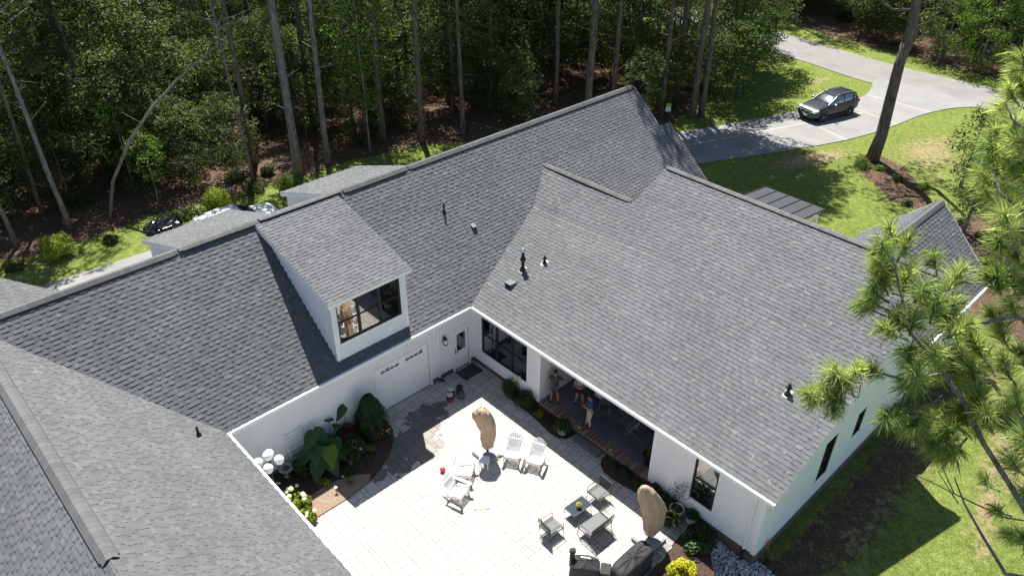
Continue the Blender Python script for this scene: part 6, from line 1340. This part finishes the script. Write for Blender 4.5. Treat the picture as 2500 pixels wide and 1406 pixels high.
def hand(w_, d, pn, side):
    # five finger chains rooted in the palm: w_ wrist, d direction, pn palm normal
    w_ = Vector(w_); d = Vector(d).normalized(); pn = Vector(pn).normalized(); a = d.cross(pn).normalized()*side; out = []; p0 = w_+d*.05
    out.append([(*w_, .026), (*p0, .034), (*(w_+d*.09), .030)]); k = w_+d*.09
    for i, (o, L) in enumerate(((-.03, .062), (-.01, .075), (.01, .07), (.03, .055))):
        q = k+a*o; e = q+d*L*.5; f = e+(d*.7+pn*.7)*L*.5; out.append([(*k, .030), (*q, .011), (*e, .009), (*f, .0075)])
    th = p0-a*.03; out.append([(*p0, .034), (*th, .013), (*(th-a*.02+d*.03), .011), (*(th-a*.01+d*.055+pn*.012), .009)]); return out
def person(label, loc, rz, J, shirt, pants, shorts=True, sleeve=True, hair=True, glasses=False, shoe='black', S=1.0, belly=0, hands=None, head=(0, 0)):
    t = thing('person', label, 'person', loc, rz); t.scale = (S,)*3
    # x forward, y left.  J: joints (el/wr for each arm; kn/an for each leg)
    pel = (0, 0, .93); ch = [[(*pel, .112), (0, 0, 1.05, (.135+belly*.6, .14)), (belly*.3, 0, 1.22, (.14+belly, .125+belly*.5)), (0, 0, 1.38, (.15, .115)), (0, 0, 1.47, .065), (.01, 0, 1.52, .055)]]
    hx, hy = head; hc = (.03+hx, hy, 1.64)
    ch[0] += [(.02+hx*.5, hy*.5, 1.57, .062), (*hc, (.078, .092)), (.02+hx, hy, 1.72, (.075, .085))]
    for s_, k in ((1, 'L'), (-1, 'R')):
        sh = (0, s_*.175, 1.40); el = J['el'+k]; wr = J['wr'+k]; hip = (0, s_*.095, .88); kn = J['kn'+k]; an = J['an'+k]
        ch.append([(0, 0, 1.38, (.15, .115)), (*sh, .062), (*el, .042), (*wr, .027)]); d, pn = J.get('h'+k, ((Vector(wr)-Vector(el))[:], (0, -s_, 0)))
        ch += hand(wr, d, pn, s_)
        ch.append([(*pel, .112), (*hip, .09), (*kn, .060), ((kn[0]+an[0])/2-.015, (kn[1]+an[1])/2, (kn[2]+an[2])/2+.05, .057), (*an, .038), (an[0]+.05, an[1]+s_*.01, .045, .038), (an[0]+.13, an[1]+s_*.03, .035, .033)])
    skin('body', 'skin', t, ch)
    # clothing follows the same joints
    c2_ = [[(0, 0, .93, (.165+belly*.5, .178)), (0, 0, 1.05, (.15+belly*.8, .16)), (belly*.3, 0, 1.22, (.16+belly, .145+belly*.5)), (0, 0, 1.37, (.168, .132)), (0, 0, 1.465, .082)]]
    for s_, k in ((1, 'L'), (-1, 'R')): sh = Vector((0, s_*.178, 1.40)); el = Vector(J['el'+k]); e = sh.lerp(el, .72); c2_.append([(0, 0, 1.37, (.168, .132)), (*sh, .078), (*e, .064)])
    skin('shirt', shirt, t, c2_)
    c3 = [[(0, 0, .90, (.15, .165)), (0, 0, .98, (.155+belly*.4, .168)), (0, 0, 1.03, (.15+belly*.4, .16))]]
    for s_, k in ((1, 'L'), (-1, 'R')):
        hip = Vector((0, s_*.10, .86)); kn = Vector(J['kn'+k]); an = Vector(J['an'+k])
        if shorts: e = hip.lerp(kn, shorts if shorts is not True else .85); c3.append([(0, 0, .90, (.15, .165)), (*hip, .112), (*e, .092)])
        else: c3.append([(0, 0, .90, (.15, .165)), (*hip, .11), (*kn, .078), (*(kn.lerp(an, .92)), .062)])
    skin('trousers' if not shorts else 'shorts', pants, t, c3)
    for s_, k in ((1, 'L'), (-1, 'R')): an = J['an'+k]; skin('shoe', shoe, t, [[(an[0]-.02, an[1], .045, .046), (an[0]+.06, an[1]+s_*.012, .042, .046), (an[0]+.155, an[1]+s_*.032, .035, .04)]], 1)
    if hair: m = MB(); m.X = Matrix.Translation((hc[0]-.018, hc[1], 1.688)) @ Matrix.Diagonal((1, .86, .95, 1)); m.ball((0, 0, 0), .098, 18); m.build('hair', 'hair_dark', t, smooth=True)
    # face: nose, ears, eyes, mouth
    m = MB(); m.X = Matrix.Translation(hc); m.beam((.085, 0, .01), (.115, 0, -.025), .022, .02); [m.ball((0, s_*.082, -.005), .018, 8) for s_ in (-1, 1)]; m.build('face', 'skin', t, smooth=True)
    m = MB(); m.X = Matrix.Translation(hc)
    if glasses: [m.bbox((.082, s_*.035-.026, -.002), (.098, s_*.035+.026, .03), .004) for s_ in (-1, 1)]; m.beam((.05, -.083, .018), (.05, .083, .018), .008) ; m.beam((.09, -.07, .02), (.0, -.088, .02), .006); m.beam((.09, .07, .02), (.0, .088, .02), .006); m.build('sunglasses', 'black_gloss', t)
    else: [m.ball((.083, s_*.032, .015), .011, 8) for s_ in (-1, 1)]; m.build('eye', 'black', t)
    m = MB(); m.X = Matrix.Translation(hc); m.beam((.088, -.022, -.05), (.088, .022, -.05), .008, .008); m.build('mouth', 'red_cloth', t); return t
Pz = .302
# man in grey standing by the pillar, one hand on his hip
person('man in a dark grey shirt, grey shorts and sunglasses by the white pillar', (.45, -4.8, Pz), R(-150), dict(elL=(-.06, .40, 1.17), wrL=(.06, .26, .98), hL=((.5, -.6, -.4), (-.3, -.8, 0)), elR=(-.02, -.27, 1.12), wrR=(.05, -.29, .87), knL=(.03, .14, .50), anL=(.0, .17, .09), knR=(.02, -.11, .50), anR=(.0, -.15, .09)), 'shirt_grey', 'shorts_grey', .9, glasses=True, belly=.03, S=1.02)
# woman with folded arms, head under the eave
person('woman with folded arms in a light grey top and black shorts', (1.15, -5.62, Pz), R(-150), dict(elL=(.08, .27, 1.14), wrL=(.24, -.02, 1.16), hL=((0, -1, .05), (-1, 0, 0)), elR=(.08, -.27, 1.13), wrR=(.26, .03, 1.13), hR=((0, 1, .1), (-1, 0, 0)), knL=(.03, .13, .49), anL=(.0, .17, .08), knR=(.02, -.12, .49), anR=(.02, -.17, .08)), 'shirt_light', 'shorts_black', .62, belly=.05, S=.96)
# man in blue bent over his phone at the ledge
pm = person('man in a blue shirt and khaki trousers looking down at something in his hands', (.42, -6.85, Pz), R(142), dict(elL=(.02, .24, 1.13), wrL=(.27, .07, 1.20), hL=((.7, -.3, .4), (0, 0, 1)), elR=(.02, -.24, 1.12), wrR=(.27, -.07, 1.18), hR=((.7, .3, .4), (0, 0, 1)), knL=(.03, .10, .50), anL=(-.02, .11, .09), knR=(.04, -.10, .50), anR=(.10, -.10, .09)), 'shirt_blue', 'khaki', False, head=(.05, 0))
t = thing('phone', 'dark handheld gadget held by the man in blue', 'phone', (.42+.36*math.cos(R(142)), -6.85+.36*math.sin(R(142)), Pz+1.24), R(142)); m = MB(); m.bbox((-.05, -.08, -.01), (.07, .08, .012), .006); m.build('case', 'black', t); m = MB(); m.bbox((-.04, -.07, .0125), (.06, .07, .014), .0006); m.build('screen', 'table_glass', t)
